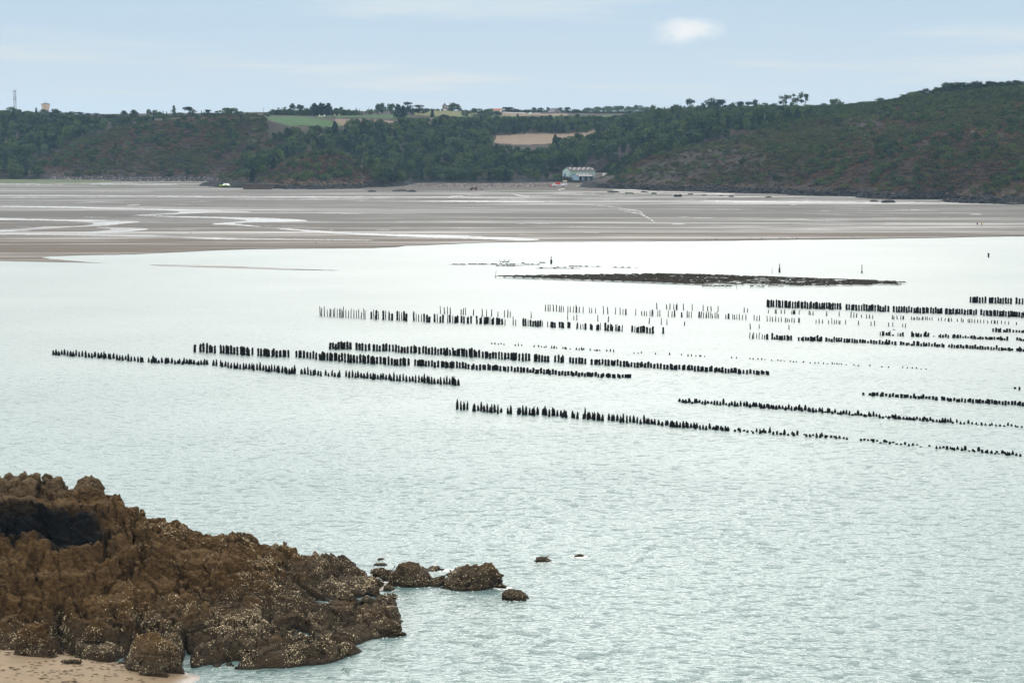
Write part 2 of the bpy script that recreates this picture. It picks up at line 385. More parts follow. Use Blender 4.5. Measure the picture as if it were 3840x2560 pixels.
pts = [tuple(p) for p in bnd] + [(xr + 500, 1300, flat_z(1300)), (xr + 500, 2050, flat_z(2050)), (-1100, 2050, flat_z(2050)), (-1100, 1200, flat_z(1200)), (xl - 100, bnd[0][1], flat_z(bnd[0][1]))]
sand = sheet('tidal_flat', pts, SAND); tag(sand, 'grey brown tidal flat of wet ribbed sand', 'sand flat', kind='structure')
bar = [(560, 993), (700, 993.5), (840, 996), (960, 1001), (1080, 1007), (1200, 1011), (1290, 1014), (1180, 1012.5), (1050, 1010), (930, 1006), (800, 1002), (660, 998), (600, 996)]
o = sheet('sand_bar', [tuple(ground(*p, z=0.06)) for p in wob(bar, 20, 1.5, 2)], SAND); tag(o, 'long thin bar of brown sand showing above the sea', 'sand bar', kind='structure')

# channels and standing water left on the flat
chan = [
 [(-200, 770), (200, 773), (420, 779), (620, 783), (800, 789), (930, 791), (948, 794), (900, 797), (780, 797), (690, 802), (560, 807), (480, 809), (560, 803), (690, 798), (640, 788), (420, 784), (180, 778), (-200, 775)],
 [(480, 808), (700, 811), (900, 815), (1040, 818), (1140, 824), (1160, 829), (1090, 832), (960, 833), (860, 838), (930, 843), (960, 848), (1060, 860), (1190, 872), (1330, 880), (1500, 886), (1700, 893), (1880, 899), (1960, 902), (2040, 899), (1980, 893), (1800, 886), (1640, 881), (1470, 878), (1300, 871), (1150, 862), (1010, 853), (930, 848), (840, 843), (780, 841), (850, 834), (940, 828), (900, 822), (760, 817), (600, 813)],
 [(-200, 816), (150, 820), (330, 823), (480, 828), (540, 831), (470, 838), (400, 846), (330, 850), (260, 852), (150, 860), (60, 868), (-200, 873), (-200, 866), (20, 862), (130, 852), (250, 848), (330, 845), (360, 838), (300, 830), (120, 826), (-200, 822)],
 [(330, 851), (480, 853), (560, 856), (550, 862), (500, 866), (420, 874), (330, 876), (560, 879), (720, 888), (900, 893), (1150, 896), (1400, 899), (1400, 902), (1100, 900), (850, 899), (620, 891), (400, 884), (100, 880), (-200, 878), (-200, 874), (150, 873), (350, 868), (440, 860)],
 [(470, 768), (520, 766), (530, 768), (480, 771)],
 [(2510, 840), (2560, 838.5), (2575, 840), (2530, 841.5)],
 [(3630, 803), (3670, 802), (3690, 804), (3645, 805.5)],
 [(-200, 731), (400, 732), (900, 735), (1400, 738), (1900, 739), (1900, 741), (1200, 741), (500, 737), (-200, 735)],
 [(-200, 686), (150, 685), (420, 684), (620, 688), (820, 690), (820, 693), (600, 692), (380, 692), (150, 693), (-200, 691)],
 [(2150, 722), (2500, 724), (2760, 726), (2750, 730), (2500, 729), (2300, 729)],
 [(2600, 752), (2900, 755), (3300, 757), (3840, 760), (4100, 762), (4100, 766), (3600, 764), (3000, 761), (2700, 757)],
 [(1300, 753), (1700, 752), (2100, 755), (2100, 757), (1700, 757)],
]
def chaikin(pts, it=2):
    for _ in range(it):
        q = []
        for i in range(len(pts)):
            a, b = pts[i], pts[(i + 1) % len(pts)]; q += [(a[0] * .75 + b[0] * .25, a[1] * .75 + b[1] * .25), (a[0] * .25 + b[0] * .75, a[1] * .25 + b[1] * .75)]
        pts = q
    return pts
for i, c in enumerate(chan):
    o = sheet('tidal_channel', [tuple(flat(*p, dz=0.012)) for p in wob(chaikin(c), 9, 2.6, 20 + i)], CHANNEL)
    tag(o, ['winding strip of bright standing water on the sand flat', 'short bright pool left on the sand flat'][1 if len(c) < 5 else 0], 'channel', kind='structure')

# thin puddles and wet lines drawn out along the flat
rp = random.Random(9); VV = []; FF = []
for i in range(150):
    x = rp.uniform(-100, 3900); y = rp.uniform(742, 895) if i % 3 else rp.uniform(715, 760); ln = rp.uniform(30, 260) * (0.5 if y > 850 else 1); th = rp.uniform(0.35, 1.1) + (y - 720) / 250
    if y > np.interp(x, [0, 600, 1500, 2000, 3840], [940, 935, 900, 890, 870]): continue
    b = len(VV); n = 14; up = []; dn = []
    for j in range(n + 1):
        t_ = j / n; k = math.sin(math.pi * t_) ** 0.7; w1 = rp.uniform(0.3, 1.0) * th * k; xx = x + ln * t_; yy = y + ln * t_ * 0.012 + rp.gauss(0, 0.15)
        up.append(flat(xx, yy - w1 * 0.5, 0.008)); dn.append(flat(xx, yy + w1 * 0.5 + 0.05, 0.008))
    VV += up + dn; FF += [(b + j, b + j + 1, b + n + 2 + j, b + n + 1 + j)[::-1] for j in range(n)]
o = link('puddles', mesh_from('puddles', VV, FF, CHANNEL)); tag(o, 'thin streaks of standing water along the sand flat', 'puddles', kind='stuff')

# hills behind the bay: control points given as (photo x, photo y of bare ground, distance)
cp = []
for x, y, d in [(-500,664,1880),(0,664,1880),(300,668,1870),(600,671,1855),(860,676,1840),
  (-500,470,2120),(0,450,2150),(200,452,2140),(400,462,2060),(600,455,1990),(760,440,1975),(900,432,1965),(985,436,1965),
  (-300,560,1990),(100,560,1985),(300,550,1950),(600,555,1920),(850,545,1905),(-300,620,1920),(200,615,1910),(600,615,1885),(850,610,1872),
  (-500,440,2400),(0,438,2400),(400,440,2300),(700,434,2250),(950,430,2250),
  (1000,478,1985),(1300,474,1990),(1000,440,2110),(1250,447,2090),(1450,462,2060),(1250,436,2250),(1500,432,2280),(1500,446,2150),
  (940,706,1632),(1060,707,1615),(1200,708,1608),(1370,703,1640),(1200,590,1668),(1280,575,1680),(1120,632,1655),(1030,660,1655),(1350,650,1672),(1300,640,1740),(1150,600,1755),(1000,610,1830),(1080,560,1880),(1180,530,1930),
  (1420,688,1775),(1700,690,1765),(2000,692,1760),(2200,690,1752),(1500,655,1815),(1750,655,1815),(2000,655,1815),(2200,650,1800),
  (1420,600,1885),(1600,605,1880),(1800,605,1880),(2000,605,1880),(2200,600,1850),(1400,540,1960),(1600,545,1965),(1400,500,2040),(1600,500,2050),(1750,480,2130),
  (1840,536,2010),(2000,547,2000),(2230,522,2060),(2000,508,2110),(1850,512,2090),(2150,506,2120),(1900,465,2200),(2100,470,2190),(2300,480,2100),
  (1600,432,2320),(1650,416,2430),(1760,420,2430),(1900,428,2400),(2050,431,2380),(2000,444,2280),(2200,440,2280),(2280,430,2400),(2000,420,2600),(2300,420,2650),
  (2300,690,1620),(2340,650,1650),(2400,610,1690),(2450,590,1700),(2500,690,1575),(2550,640,1595),(2600,560,1680),(2400,560,1800),(2450,520,1900),(2500,470,2030),(2600,430,2180),
  (2700,540,1665),(2700,610,1600),(2700,690,1555),(2720,480,1760),(2700,440,1900),(2900,425,1870),(2900,500,1680),(2900,600,1550),(2900,700,1500),
  (3100,415,1760),(3100,500,1605),(3100,600,1510),(3100,705,1450),(3000,412,2050),(3400,385,1660),(3400,480,1530),(3400,600,1430),(3400,712,1385),(3300,402,1950),
  (3700,352,1600),(3700,450,1470),(3700,600,1370),(3700,720,1320),(3860,332,1590),(3860,450,1430),(3860,722,1305),(4300,315,1560),(4300,500,1400),(4300,730,1260),(4800,320,1550),(4800,740,1230)]:
    cp.append(at(x, y, d))
for x, z, d in [(-900,52,3200),(-300,56,3200),(0,60,3200),(300,56,3200),(900,56,3200),(0,50,5000),(-1500,45,5000),(1500,45,5000),(700,58,2300),(450,54,2300),(300,54,2500)]:
    cp.append(np.array([x, d, z]))
# the sand runs under the foot of the hills
for x, d in [(-700,1800),(-450,1800),(-380,1800),(-300,1800),(-230,1780),(-190,1590),(-150,1575),(-110,1570),(-70,1600),(-60,1690),(0,1690),(40,1690),(75,1600),(110,1530),(160,1490),(200,1430),(250,1370),(300,1310),(350,1260),(450,1190),(600,1150)]:
    cp.append(np.array([x, d, -3.0])); cp.append(np.array([x * 1.05, d - 120, -8.0]))
cp = np.array(cp); _hr = rbf(cp[:, :2] / 100.0, cp[:, 2])
def hterr(P):
    P = np.atleast_2d(P)[:, :2]; z = _hr(P / 100.0)
    Q = np.column_stack([P[:, 0] + 0.5 * P[:, 1], P[:, 1] * 0.35, np.zeros(len(P))])
    slope = np.clip((z - 2) / 8, 0, 1)
    edge = np.clip((P[:, 1] - 2000) / -300, 0, 1)           # gullies on the seaward faces only
    z = z + slope * (edge * 2.2 * fbm(Q / 34.0, 3) + 0.5 * fbm(np.column_stack([P / 9.0, np.zeros(len(P))]), 2))
    # levelled yard for the sheds at the mouth of the valley
    ox = np.maximum(np.maximum(34.0 - P[:, 0], P[:, 0] - 74.0), 0); oy = np.maximum(np.maximum(1735.0 - P[:, 1], P[:, 1] - 1815.0), 0)
    cap = np.minimum(3.0 + (P[:, 1] - 1770) * 0.06, 4.1) + np.hypot(ox, oy) * 0.75
    z = np.minimum(z, cap)
    shore = np.clip(1 - np.abs(z - 2.0) / 5.0, 0, 1) * (P[:, 1] < 1720)
    R = np.column_stack([P, z * 1.5])
    return z + shore * (1.5 * fbm(R / 7.0, 4, 0.55, ridged=True) - 0.6)
ysr = np.concatenate([np.arange(1180, 1720, 2.5), np.arange(1720, 2100, 5.0), np.arange(2100, 2500, 9.0), np.geomspace(2510, 5000, 25)])
xsr = np.arange(-640, 780, 4.0)
V, Fc = grid(xsr, ysr, lambda P: hterr(P), 'hills', TERRAIN)
keep = V[:, 2] > -2.5; fk = keep[Fc].any(1)
Fc = Fc[fk]; used = np.unique(Fc); remap = -np.ones(len(V), int); remap[used] = np.arange(len(used))
hills = link('hillside', mesh_from('hillside', V[used], remap[Fc], TERRAIN, True)); tag(hills, 'heath and rock hillsides round the far side of the bay', 'hill', kind='structure')

# fields on the plateau, laid just above the ground
def field(name, label, poly, c, rows=0.0, lift=0.35, cell=4.0):
    pw = np.array([at(px, py, d)[:2] for px, py, d in poly]); lo, hi = pw.min(0), pw.max(0)
    nx = max(2, int((hi[0] - lo[0]) / cell)); ny = max(2, int((hi[1] - lo[1]) / cell))
    X = np.linspace(lo[0], hi[0], nx); Y = np.linspace(lo[1], hi[1], ny)
    V, Fc = grid(X, Y, lambda P: hterr(P) + lift, name, None)
    ins = inpoly(V[:, :2], pw); fk = ins[Fc].sum(1) >= 3; Fc = Fc[fk]
    used = np.unique(Fc); remap = -np.ones(len(V), int); remap[used] = np.arange(len(used))
    m, t, p = newmat(name + ' crop'); g = N(t, 'ShaderNodeNewGeometry')
    n = NOISE(t, g.outputs['Position'], 0.5, 4, 0.65); nb = NOISE(t, MAPV(t, g.outputs['Position'], (0.02, 0.10, 1)), 1.0, 3, 0.5)
    cc = RAMP(t, M(t, 'ADD', M(t, 'MULTIPLY', n, 0.5), M(t, 'MULTIPLY', nb, 0.5)), [(0.3, tuple(v * 0.72 for v in c)), (0.7, tuple(v * 1.2 for v in c))])
    L(t, cc, p.inputs['Base Color']); p.inputs['Roughness'].default_value = 0.9; p.inputs['Specular IOR Level'].default_value = 0.1
    bump(t, p, n, 0.8)
    o = link(name, mesh_from(name, V[used], remap[Fc], m, True)); tag(o, label, 'field', kind='structure'); return o
field('crop_field', 'bright green crop field on the brow of the hill', [(960,480,1980),(1330,476,1985),(1360,466,2020),(1200,450,2085),(1100,438,2120),(960,436,2115)], (0.0240, 0.0600, 0.0144))
field('crop_field', 'long dark green crop strip above the stubble', [(1180,452,2110),(1530,448,2150),(1560,430,2290),(1180,434,2250)], (0.0224, 0.0528, 0.0144))
field('stubble_field', 'strip of tan stubble below the dark green crop', [(1250,462,2040),(1500,470,2050),(1500,452,2110),(1240,452,2085)], (0.1115, 0.0828, 0.0547))
field('grass_field', 'yellow green mown field in front of the roofed tower house', [(1530,440,2290),(1800,438,2300),(1800,418,2440),(1640,414,2440),(1540,424,2380)], (0.0840, 0.0880, 0.0336))
field('stubble_field', 'pale stubble field with rows of bales by the grey barn', [(1860,438,2320),(2150,437,2330),(2120,428,2420),(1860,426,2420)], (0.1312, 0.1008, 0.0684))
field('crop_field', 'green crop strip below the bale field', [(1700,452,2210),(2330,455,2190),(2330,434,2330),(1700,440,2300)], (0.0272, 0.0640, 0.0160))
field('stubble_field', 'large tan stubble field among the woods', [(1820,536,2010),(1960,549,1996),(2160,535,2030),(2320,512,2100),(2230,504,2130),(1990,506,2125),(1860,512,2090)], (0.1312, 0.0972, 0.0684))

# ------------------------------------------------------------------ the rocky point in the foreground
def saw(u, sharp=0.16):                        # ledge profile: slow rise, sudden drop
    f = u - np.floor(u); return np.where(f < 1 - sharp, f / (1 - sharp), (1 - f) / sharp) - 0.5
def rock_disp(P, amp=1.0, fine=True):
    """fractured, tilted beds: ledges along the bedding, tilted joint blocks with narrow cracks, weathered relief"""
    R = np.array(Matrix.Rotation(math.radians(16), 3, 'Y') @ Matrix.Rotation(math.radians(10), 3, 'X') @ Matrix.Rotation(math.radians(24), 3, 'Z'))
    warp = np.stack([fbm(P * 0.35 + s, 3) for s in (3.1, 7.7, 13.9)], 1)
    Q = P @ R.T + 0.35 * warp
    out = np.zeros(len(P)); tang = np.zeros((len(P), 3))
    for s, a, crack, cw in ((4.2, 1.25, 1.3, 0.06), (1.6, 0.62, 0.75, 0.09), (0.62, 0.24, 0.24, 0.12)) if fine else ((2.0, 0.6, 0.3, 0.08), (0.75, 0.24, 0.14, 0.1)):
        q = Q / np.array([s * 1.25, s * 1.9, s * 1.0]) + s * 31.7
        d1, d2, off, cid = voronoi(q)
        r = [_h(cid[:, 0] + 13 * i, cid[:, 1] + 7 * i, cid[:, 2]) - 0.5 for i in range(4)]
        out += a * (r[0] * 1.25 + (r[1] * off[:, 0] + r[2] * off[:, 1] + r[3] * off[:, 2]) * 0.75)
        out -= crack * np.clip(1.3 - (d2 - d1) / cw, 0, 1) * (_h(cid[:, 0], cid[:, 1] + 5, cid[:, 2] + 9) > 0.3)
        tang += a * 0.25 * np.stack([r[1], r[2], np.zeros(len(P))], 1)
    bed = Q[:, 2] * 1.0 + 0.25 * Q[:, 0]
    k = np.clip(0.6 + 0.6 * vnoise(P * 0.28 + 40), 0, 1)
    out += k * (0.42 * saw(bed / 1.2 + 0.3 * vnoise(P * 0.5)) + 0.20 * saw(bed / 0.42 + 0.5 * vnoise(P * 0.9)))
    out += 0.12 * fbm(P * 0.55, 6, 0.56, ridged=True) + 0.12 * fbm(P * 3.2, 4, 0.65)
    return out * amp, tang * amp

ctrl = []
for x, y, d in [(-250,2440,178.6),(0,2444,178.5),(150,2462,177.6),(300,2486,176.6),(450,2500,176.0),(600,2520,175.6),(700,2522,175.8),(850,2535,176.0),(1000,2538,176.2),(1150,2534,176.8),(1240,2520,177.6),(1305,2488,179.8),(1300,2430,183.2),
  (1360,2395,186.6),(1440,2388,187.6),(1430,2330,190.6),(1440,2290,193.6),(1460,2268,197.6),(1430,2225,201),(1420,2150,208.6),(1290,2098,219),
  (-250,1715,208),(0,1736,208),(110,1742,209),(200,1812,210),(320,1815,209),(460,1842,210.5),(520,1902,211),(640,1945,211.5),(760,1950,212),(880,1984,213.5),(1000,2018,215),(1150,2062,217.5),(1230,2084,219.5),
  (-250,1840,201.5),(0,1845,201.5),(200,1862,202.5),(380,1910,205),(-250,1960,197.5),(0,1960,197.5),(200,1965,197.6),(380,1990,198.2),
  (0,2040,192.6),(0,2110,189.2),(0,2200,185.4),(0,2330,181.2),(200,2080,191),(200,2200,185.6),(160,2330,181.0),(250,2420,178.6),(110,2400,179.4),
  (400,2150,189.4),(400,2280,183.2),(400,2400,178.8),(400,2460,177.0),(560,1990,203.5),(600,2100,195.4),(600,2230,187.6),(600,2350,181.2),(600,2440,176.6),
  (750,2030,203.5),(750,2130,195.4),(800,2250,187.6),(800,2360,180.4),(800,2445,176.9),(950,2080,205.0),(950,2180,196.2),(960,2290,188.0),(980,2380,180.9),(1000,2445,177.3),
  (1100,2100,208.6),(1100,2200,198.4),(1120,2290,190.6),(1130,2370,182.9),(1150,2432,178.4),(1250,2150,206.6),(1250,2230,198.8),(1290,2310,191.4),(1330,2355,186.6),(1235,2418,180.0),(1285,2402,182.0),(900,2442,177.0),(1080,2440,177.7),(700,2440,176.7),
  (1370,2130,209.5),(1370,2190,203.6),(1400,2260,196.6)]:
    ctrl.append(at(x, y, d))
for x, y in [(-48,221),(-40,221),(-33,222),(-27,223),(-20,225),(-14,225),(-9.5,218),(-9.0,208),(-8.6,198),(-8.2,188),(-10.5,180),(-12.5,177.2),(-16,174.4),(-19,174.2),(-22,174)]: ctrl.append(np.array([x, y, -1.6]))
for x, y in [(-50,230),(-20,234),(-2,220),(-2,190),(-8,172)]: ctrl.append(np.array([x, y, -3.5]))
for x, y in [(-48,174),(-40,172.5),(-33,171.5),(-27,171)]: ctrl.append(np.array([x, y, -0.6]))
ctrl = np.array(ctrl); hrock = rbf(ctrl[:, :2] / 10, ctrl[:, 2])
STEP = 0.085
V, Fc = grid(np.arange(-50, -6.5, STEP), np.arange(171.5, 229, STEP), lambda P: hrock(P / 10), 'rock', ROCK)
k0 = V[:, 2] > -1.1; fk = k0[Fc].all(1); Fc = Fc[fk]; used = np.unique(Fc); remap = -np.ones(len(V), int); remap[used] = np.arange(len(used)); V = V[used]; Fc = remap[Fc]
pxy = project(V); V0 = V.copy(); h0 = V[:, 2].copy(); XY0 = np.column_stack([V[:, :2], np.zeros(len(V))])
solid = np.clip((h0 + 0.9) / 1.6, 0, 1)
# the body breaks into tilted ledges: flat treads and steep risers that dip seaward
h0 = h0 + 0.85 * np.exp(-((h0 - 0.5) / 0.8) ** 2) * np.clip((pxy[:, 0] - 650) / 300, 0, 1) * np.clip((pxy[:, 1] - 2210) / 120, 0, 1)
dip = 0.13 * V[:, 0] - 0.10 * V[:, 1]
def ledges(h, step, wob_, steep, seed):
    u = (h - dip + wob_ * fbm(XY0 * 0.14 + seed, 2, 0.4)) / step; fl = np.floor(u); f = u - fl
    g = np.clip((f - (1 - steep)) / steep, 0, 1); g = g * g * (3 - 2 * g)
    return step * (fl + 0.78 * g + 0.22 * f) - step * u
z1 = h0 + solid * (0.9 * ledges(h0, 2.1, 1.7, 0.24, 3.0)); z1 = z1 + solid * 0.35 * ledges(z1, 0.8, 0.6, 0.3, 11.0)
# joint blocks: each sits a little higher or lower than its neighbours; swollen domes on the lower shore
Rz = np.array(Matrix.Rotation(math.radians(22), 3, 'Z'))
def blocks(s, a, crack, cw, ell=(1.2, 2.0), seed=0.0):
    q = (XY0 + 0.12 * s * np.stack([vnoise(XY0 / s * 1.3 + 5), vnoise(XY0 / s * 1.3 + 9), 0 * h0], 1)) @ Rz.T / np.array([s * ell[0], s * ell[1], 1.0]) + seed
    d1, d2, off, cid = voronoi(q); r_ = [_h(cid[:, 0] + 13 * i, cid[:, 1] + 7 * i, cid[:, 2]) - 0.5 for i in range(4)]
    out = a * (r_[0] * 1.2 + (r_[1] * off[:, 0] + r_[2] * off[:, 1]) * 1.3) - crack * np.clip(1.3 - (d2 - d1) / cw, 0, 1) * (r_[3] > -0.22)
    return out, d1
b1, e1 = blocks(5.4, 0.95, 1.3, 0.045, seed=0.5); b2, e2 = blocks(2.3, 0.28, 0.5, 0.05, seed=40.5); b3, e3 = blocks(0.8, 0.08, 0.09, 0.08, seed=80.5)
lowk = np.clip((3.2 - h0) / 1.6, 0, 1)
z1 = z1 + solid * (b1 * 0.8 + b2 + b3 + lowk * (0.55 * (0.55 - e1) + 0.22 * (0.5 - e2)))
CRACKS = [([(405,1945),(400,2000),(388,2065)],12,1.6),([(545,2005),(505,2080),(478,2115)],16,1.3),([(215,2200),(228,2330),(262,2392)],26,1.8),([(692,2330),(700,2440),(690,2515)],14,1.6),([(500,2225),(530,2290),(640,2285)],16,1.1),
  ([(0,2120),(90,2105),(130,2060)],18,1.0),([(640,2290),(760,2300),(820,2280)],12,0.9),([(900,2180),(960,2190),(1010,2240)],14,0.9),([(880,2400),(900,2455),(860,2500)],16,1.1),([(1180,2260),(1230,2300),(1320,2330)],12,0.8),
  ([(1050,2380),(1120,2400),(1250,2410)],12,0.8),([(300,2180),(330,2140),(420,2130)],12,0.8),([(700,2040),(680,2090),(650,2140)],8,0.7),([(1010,2130),(1060,2170),(1150,2190)],12,0.7),([(560,2400),(540,2330)],8,0.5),([(0,1962),(200,1962),(390,1975)],22,0.9)]
dig = np.zeros(len(V0))
for pl, wd, dep in CRACKS:
    dm = np.full(len(V0), 1e9)
    for (ax, ay), (bx_, by_) in zip(pl[:-1], pl[1:]):
        ex, ey = bx_ - ax, by_ - ay; tt = np.clip(((pxy[:, 0] - ax) * ex + (pxy[:, 1] - ay) * ey) / (ex * ex + ey * ey), 0, 1)
        dm = np.minimum(dm, np.hypot(pxy[:, 0] - ax - tt * ex, pxy[:, 1] - ay - tt * ey))
    dm = dm + 7 * vnoise(V0 * 1.1)
    dig += dep * np.clip(1.25 - dm / wd, 0, 1) ** 0.7
z1 = z1 - 1.25 * dig * solid
V = np.column_stack([V0[:, :2], z1])
# weathering relief along the true surface normals, so the risers are rough too
def vnormals(V, Fc):
    n = np.cross(V[Fc[:, 2]] - V[Fc[:, 0]], V[Fc[:, 3]] - V[Fc[:, 1]]); vn = np.zeros_like(V)
    for k in range(4): np.add.at(vn, Fc[:, k], n)
    return vn / (np.linalg.norm(vn, axis=1)[:, None] + 1e-9)
nrm = vnormals(V, Fc)
B = V @ np.array(Matrix.Rotation(math.radians(-34), 3, 'Y') @ Matrix.Rotation(math.radians(18), 3, 'X')).T
bed = B[:, 2] + 0.12 * fbm(V * 0.7, 3)
rel = 0.12 * fbm(V * 0.8, 5, 0.58) + 0.40 * saw(bed / 0.72, 0.18) * np.clip(0.55 + vnoise(V * 0.3 + 3), 0, 1) + 0.16 * saw(bed / 0.27 + 0.4, 0.25) * np.clip(0.5 + vnoise(V * 0.6 + 8), 0, 1) + 0.06 * fbm(V * 4.0, 3, 0.6)
for nv, sp_, wd_, dep_, sd_ in (((0.80, 0.15, 0.58), 1.7, 0.034, 0.42, 2.0), ((-0.45, 0.25, 0.86), 1.15, 0.040, 0.28, 9.0), ((0.55, -0.75, 0.35), 2.3, 0.030, 0.50, 15.0)):
    u_ = V @ np.array(nv) / sp_ + 0.35 * vnoise(V * 0.35 + sd_) + 0.06 * vnoise(V * 2.0 + sd_)
    rel -= dep_ * np.clip(1.2 - np.abs(u_ - np.floor(u_) - 0.5) / wd_, 0, 1) * np.clip(0.4 + 1.6 * vnoise(V * 0.25 + sd_ * 3), 0, 1)
V = V + nrm * (rel * solid)[:, None]
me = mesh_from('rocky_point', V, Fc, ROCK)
# near-black belt coloured across the scarp of the upper shore, fading at its edges
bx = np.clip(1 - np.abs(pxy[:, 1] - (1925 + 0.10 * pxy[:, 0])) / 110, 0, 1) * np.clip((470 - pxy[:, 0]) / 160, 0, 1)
set_attr(me, 'dark_belt', np.clip(bx * 1.25, 0, 1) * 0.72)
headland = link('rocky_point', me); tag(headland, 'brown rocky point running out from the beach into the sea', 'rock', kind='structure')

# pale shells crusting the lower rock
SHELL = plain('pale shells', (0.44, 0.36, 0.23), 0.6, 0.6, 14.0)
def shells(V, Fc, count, zmax, seed, parent, dens=None, zmin=0.25):
    r = np.random.default_rng(seed); A = V[Fc[:, 0]]; B = V[Fc[:, 1]]; C = V[Fc[:, 2]]
    n = np.cross(B - A, C - A); ln = np.linalg.norm(n, axis=1) + 1e-9; n = n / ln[:, None]; n[n[:, 2] < 0] *= -1
    cen = (A + C) / 2; pn = vnoise(cen * 0.55 + 5) + 0.6 * vnoise(cen * 1.9)
    wgt = ln * np.clip(pn + 0.35, 0.02, 1.6) ** 1.5 * (cen[:, 2] > zmin) * np.clip((zmax - cen[:, 2] + vnoise(cen * 0.3) * 1.2) / 1.2, 0, 1)
    if dens is not None: wgt = wgt * dens(cen)
    idx = r.choice(len(Fc), count, p=wgt / wgt.sum())
    nn = n[idx]; c = A[idx] + (B[idx] - A[idx]) * r.random((count, 1)) * 0.5 + (C[idx] - A[idx]) * r.random((count, 1)) * 0.5
    u = np.cross(nn, r.normal(size=(count, 3))); u /= np.linalg.norm(u, axis=1)[:, None]; v = np.cross(nn, u)
    s = (0.020 + 0.048 * r.random((count, 1)) ** 2.2); el = 0.55 + 0.45 * r.random((count, 1))
    ring = [c + (u * math.cos(a) + v * el * math.sin(a)) * s - nn * 0.01 for a in np.arange(5) * 2 * math.pi / 5]
    top = c + nn * s * 0.55
    VV = np.stack(ring + [top], 1).reshape(-1, 3)
    b = np.arange(count)[:, None] * 6
    FF = np.concatenate([np.column_stack([b + i, b + (i + 1) % 5, b + 5]) for i in range(5)])
    o = link('shell', mesh_from('shell', VV, FF, SHELL), parent); tag(o, kind='stuff'); return o
def dshell(c):
    p = project(c); right = np.clip((p[:, 0] - 330) / 300, 0, 1) * np.clip((p[:, 1] - 1850) / 60, 0, 1)
    lowz = np.clip((2.9 - c[:, 2]) / 1.2, 0, 1)
    ochre = np.clip(1 - np.hypot((p[:, 0] - 640) / 340, (p[:, 1] - 2120) / 130), 0, 1)
    return np.clip(lowz + 0.8 * right, 0, 1.2) * (1 - 0.92 * np.clip(ochre * 3, 0, 1)) + 0.01
shells(V, Fc, 60000, 6.5, 5, headland, dshell)

# sand beach at the foot of the rocks
def mat_beach():
    m, t, p = newmat('beach sand'); g = N(t, 'ShaderNodeNewGeometry'); pos = g.outputs['Position']
    z = N(t, 'ShaderNodeSeparateXYZ'); L(t, pos, z.inputs[0])
    n = NOISE(t, pos, 0.8, 5, 0.6); nf = NOISE(t, pos, 18.0, 3, 0.6)
    c = RAMP(t, M(t, 'ADD', M(t, 'MULTIPLY', n, 0.6), M(t, 'MULTIPLY', nf, 0.4)), [(0.3, (0.112, 0.076, 0.040)), (0.7, (0.172, 0.118, 0.064))])
    wet = SMOOTH(t, M(t, 'ADD', z.outputs[2], M(t, 'MULTIPLY', n, 0.12)), 0.22, 0.10)
    c = MIX(t, wet, c, (0.09, 0.062, 0.04)); L(t, c, p.inputs['Base Color'])
    L(t, M(t, 'SUBTRACT', 0.85, M(t, 'MULTIPLY', wet, 0.5)), p.inputs['Roughness']); bump(t, p, M(t, 'ADD', n, M(t, 'MULTIPLY', nf, 0.15)), 0.12)
    return m
BEACH = mat_beach()
bc = []
for x, y, z in [(0,2445,1.15),(150,2465,1.0),(300,2490,0.75),(450,2505,0.5),(600,2530,0.25),(700,2535,0.10),(760,2550,-0.03),(0,2560,1.05),(200,2560,0.85),(400,2560,0.5),(560,2560,0.25),(660,2560,0.07),(740,2562,-0.05)]:
    bc.append(ground(x, y, z))
for x, y, z in [(-50,179,1.3),(-44,180,1.2),(-50,165,1.2),(-40,166,0.75),(-33,166,0.3),(-28,166,-0.05),(-24,168,-0.3),(-22,178,-0.4),(-50,150,1.0),(-30,150,0.0),(-20,150,-0.6),(-30,181,-0.4),(-38,183,0.2)]: bc.append(np.array([x, y, z]))
bc = np.array(bc); hb = rbf(bc[:, :2] / 10, bc[:, 2])
V2, F2 = grid(np.arange(-60, -20, 0.25), np.arange(140, 184, 0.25), lambda P: hb(P / 10) + 0.02 * vnoise(np.column_stack([P * 1.3, P[:, 0] * 0])), 'beach', BEACH)
beach = link('beach', mesh_from('beach', V2, F2, BEACH, True)); tag(beach, 'small golden sand beach below the rocky point', 'beach', kind='structure')
o = sheet('sand_patch', [tuple(ground(x, y, 0.05)) for x, y in wob([(1385,2208),(1420,2188),(1460,2182),(1480,2192),(1450,2203),(1430,2214),(1400,2216)], 8, 1.5, 4)], BEACH); tag(o, 'patch of wet sand between the rocks and the water', 'sand', kind='structure')
# drifted weed flecks
WEED = plain('drift weed', (0.035, 0.022, 0.012), 0.8)
r = np.random.default_rng(12); VV = []; FF = []
for i in range(900):
    x = r.uniform(-50, -26); y = r.uniform(168, 180); z = float(hb(np.array([[x, y]]) / 10)[0]) + 0.03
    if z < 0.12: continue
    if vnoise(np.array([[x * 0.6, y * 1.6, 1.0]]))[0] < -0.1: continue
    l = r.uniform(0.05, 0.28); wd = r.uniform(0.02, 0.05); a = r.normal(0, 0.35); b = len(VV); ca, sa = math.cos(a), math.sin(a)
    for u, v, h in ((-l, -wd, 0), (l, -wd * .6, 0), (l * .9, wd, 0), (-l * .8, wd, 0), (0, 0, 0.03)): VV.append((x + u * ca - v * sa, y + u * sa + v * ca, z + h))
    FF += [(b, b + 1, b + 4), (b + 1, b + 2, b + 4), (b + 2, b + 3, b + 4), (b + 3, b, b + 4)]
o = link('drift_weed', mesh_from('drift_weed', VV, FF, WEED)); tag(o, 'dark flecks of drifted weed strewn on the beach sand', 'seaweed', kind='stuff')

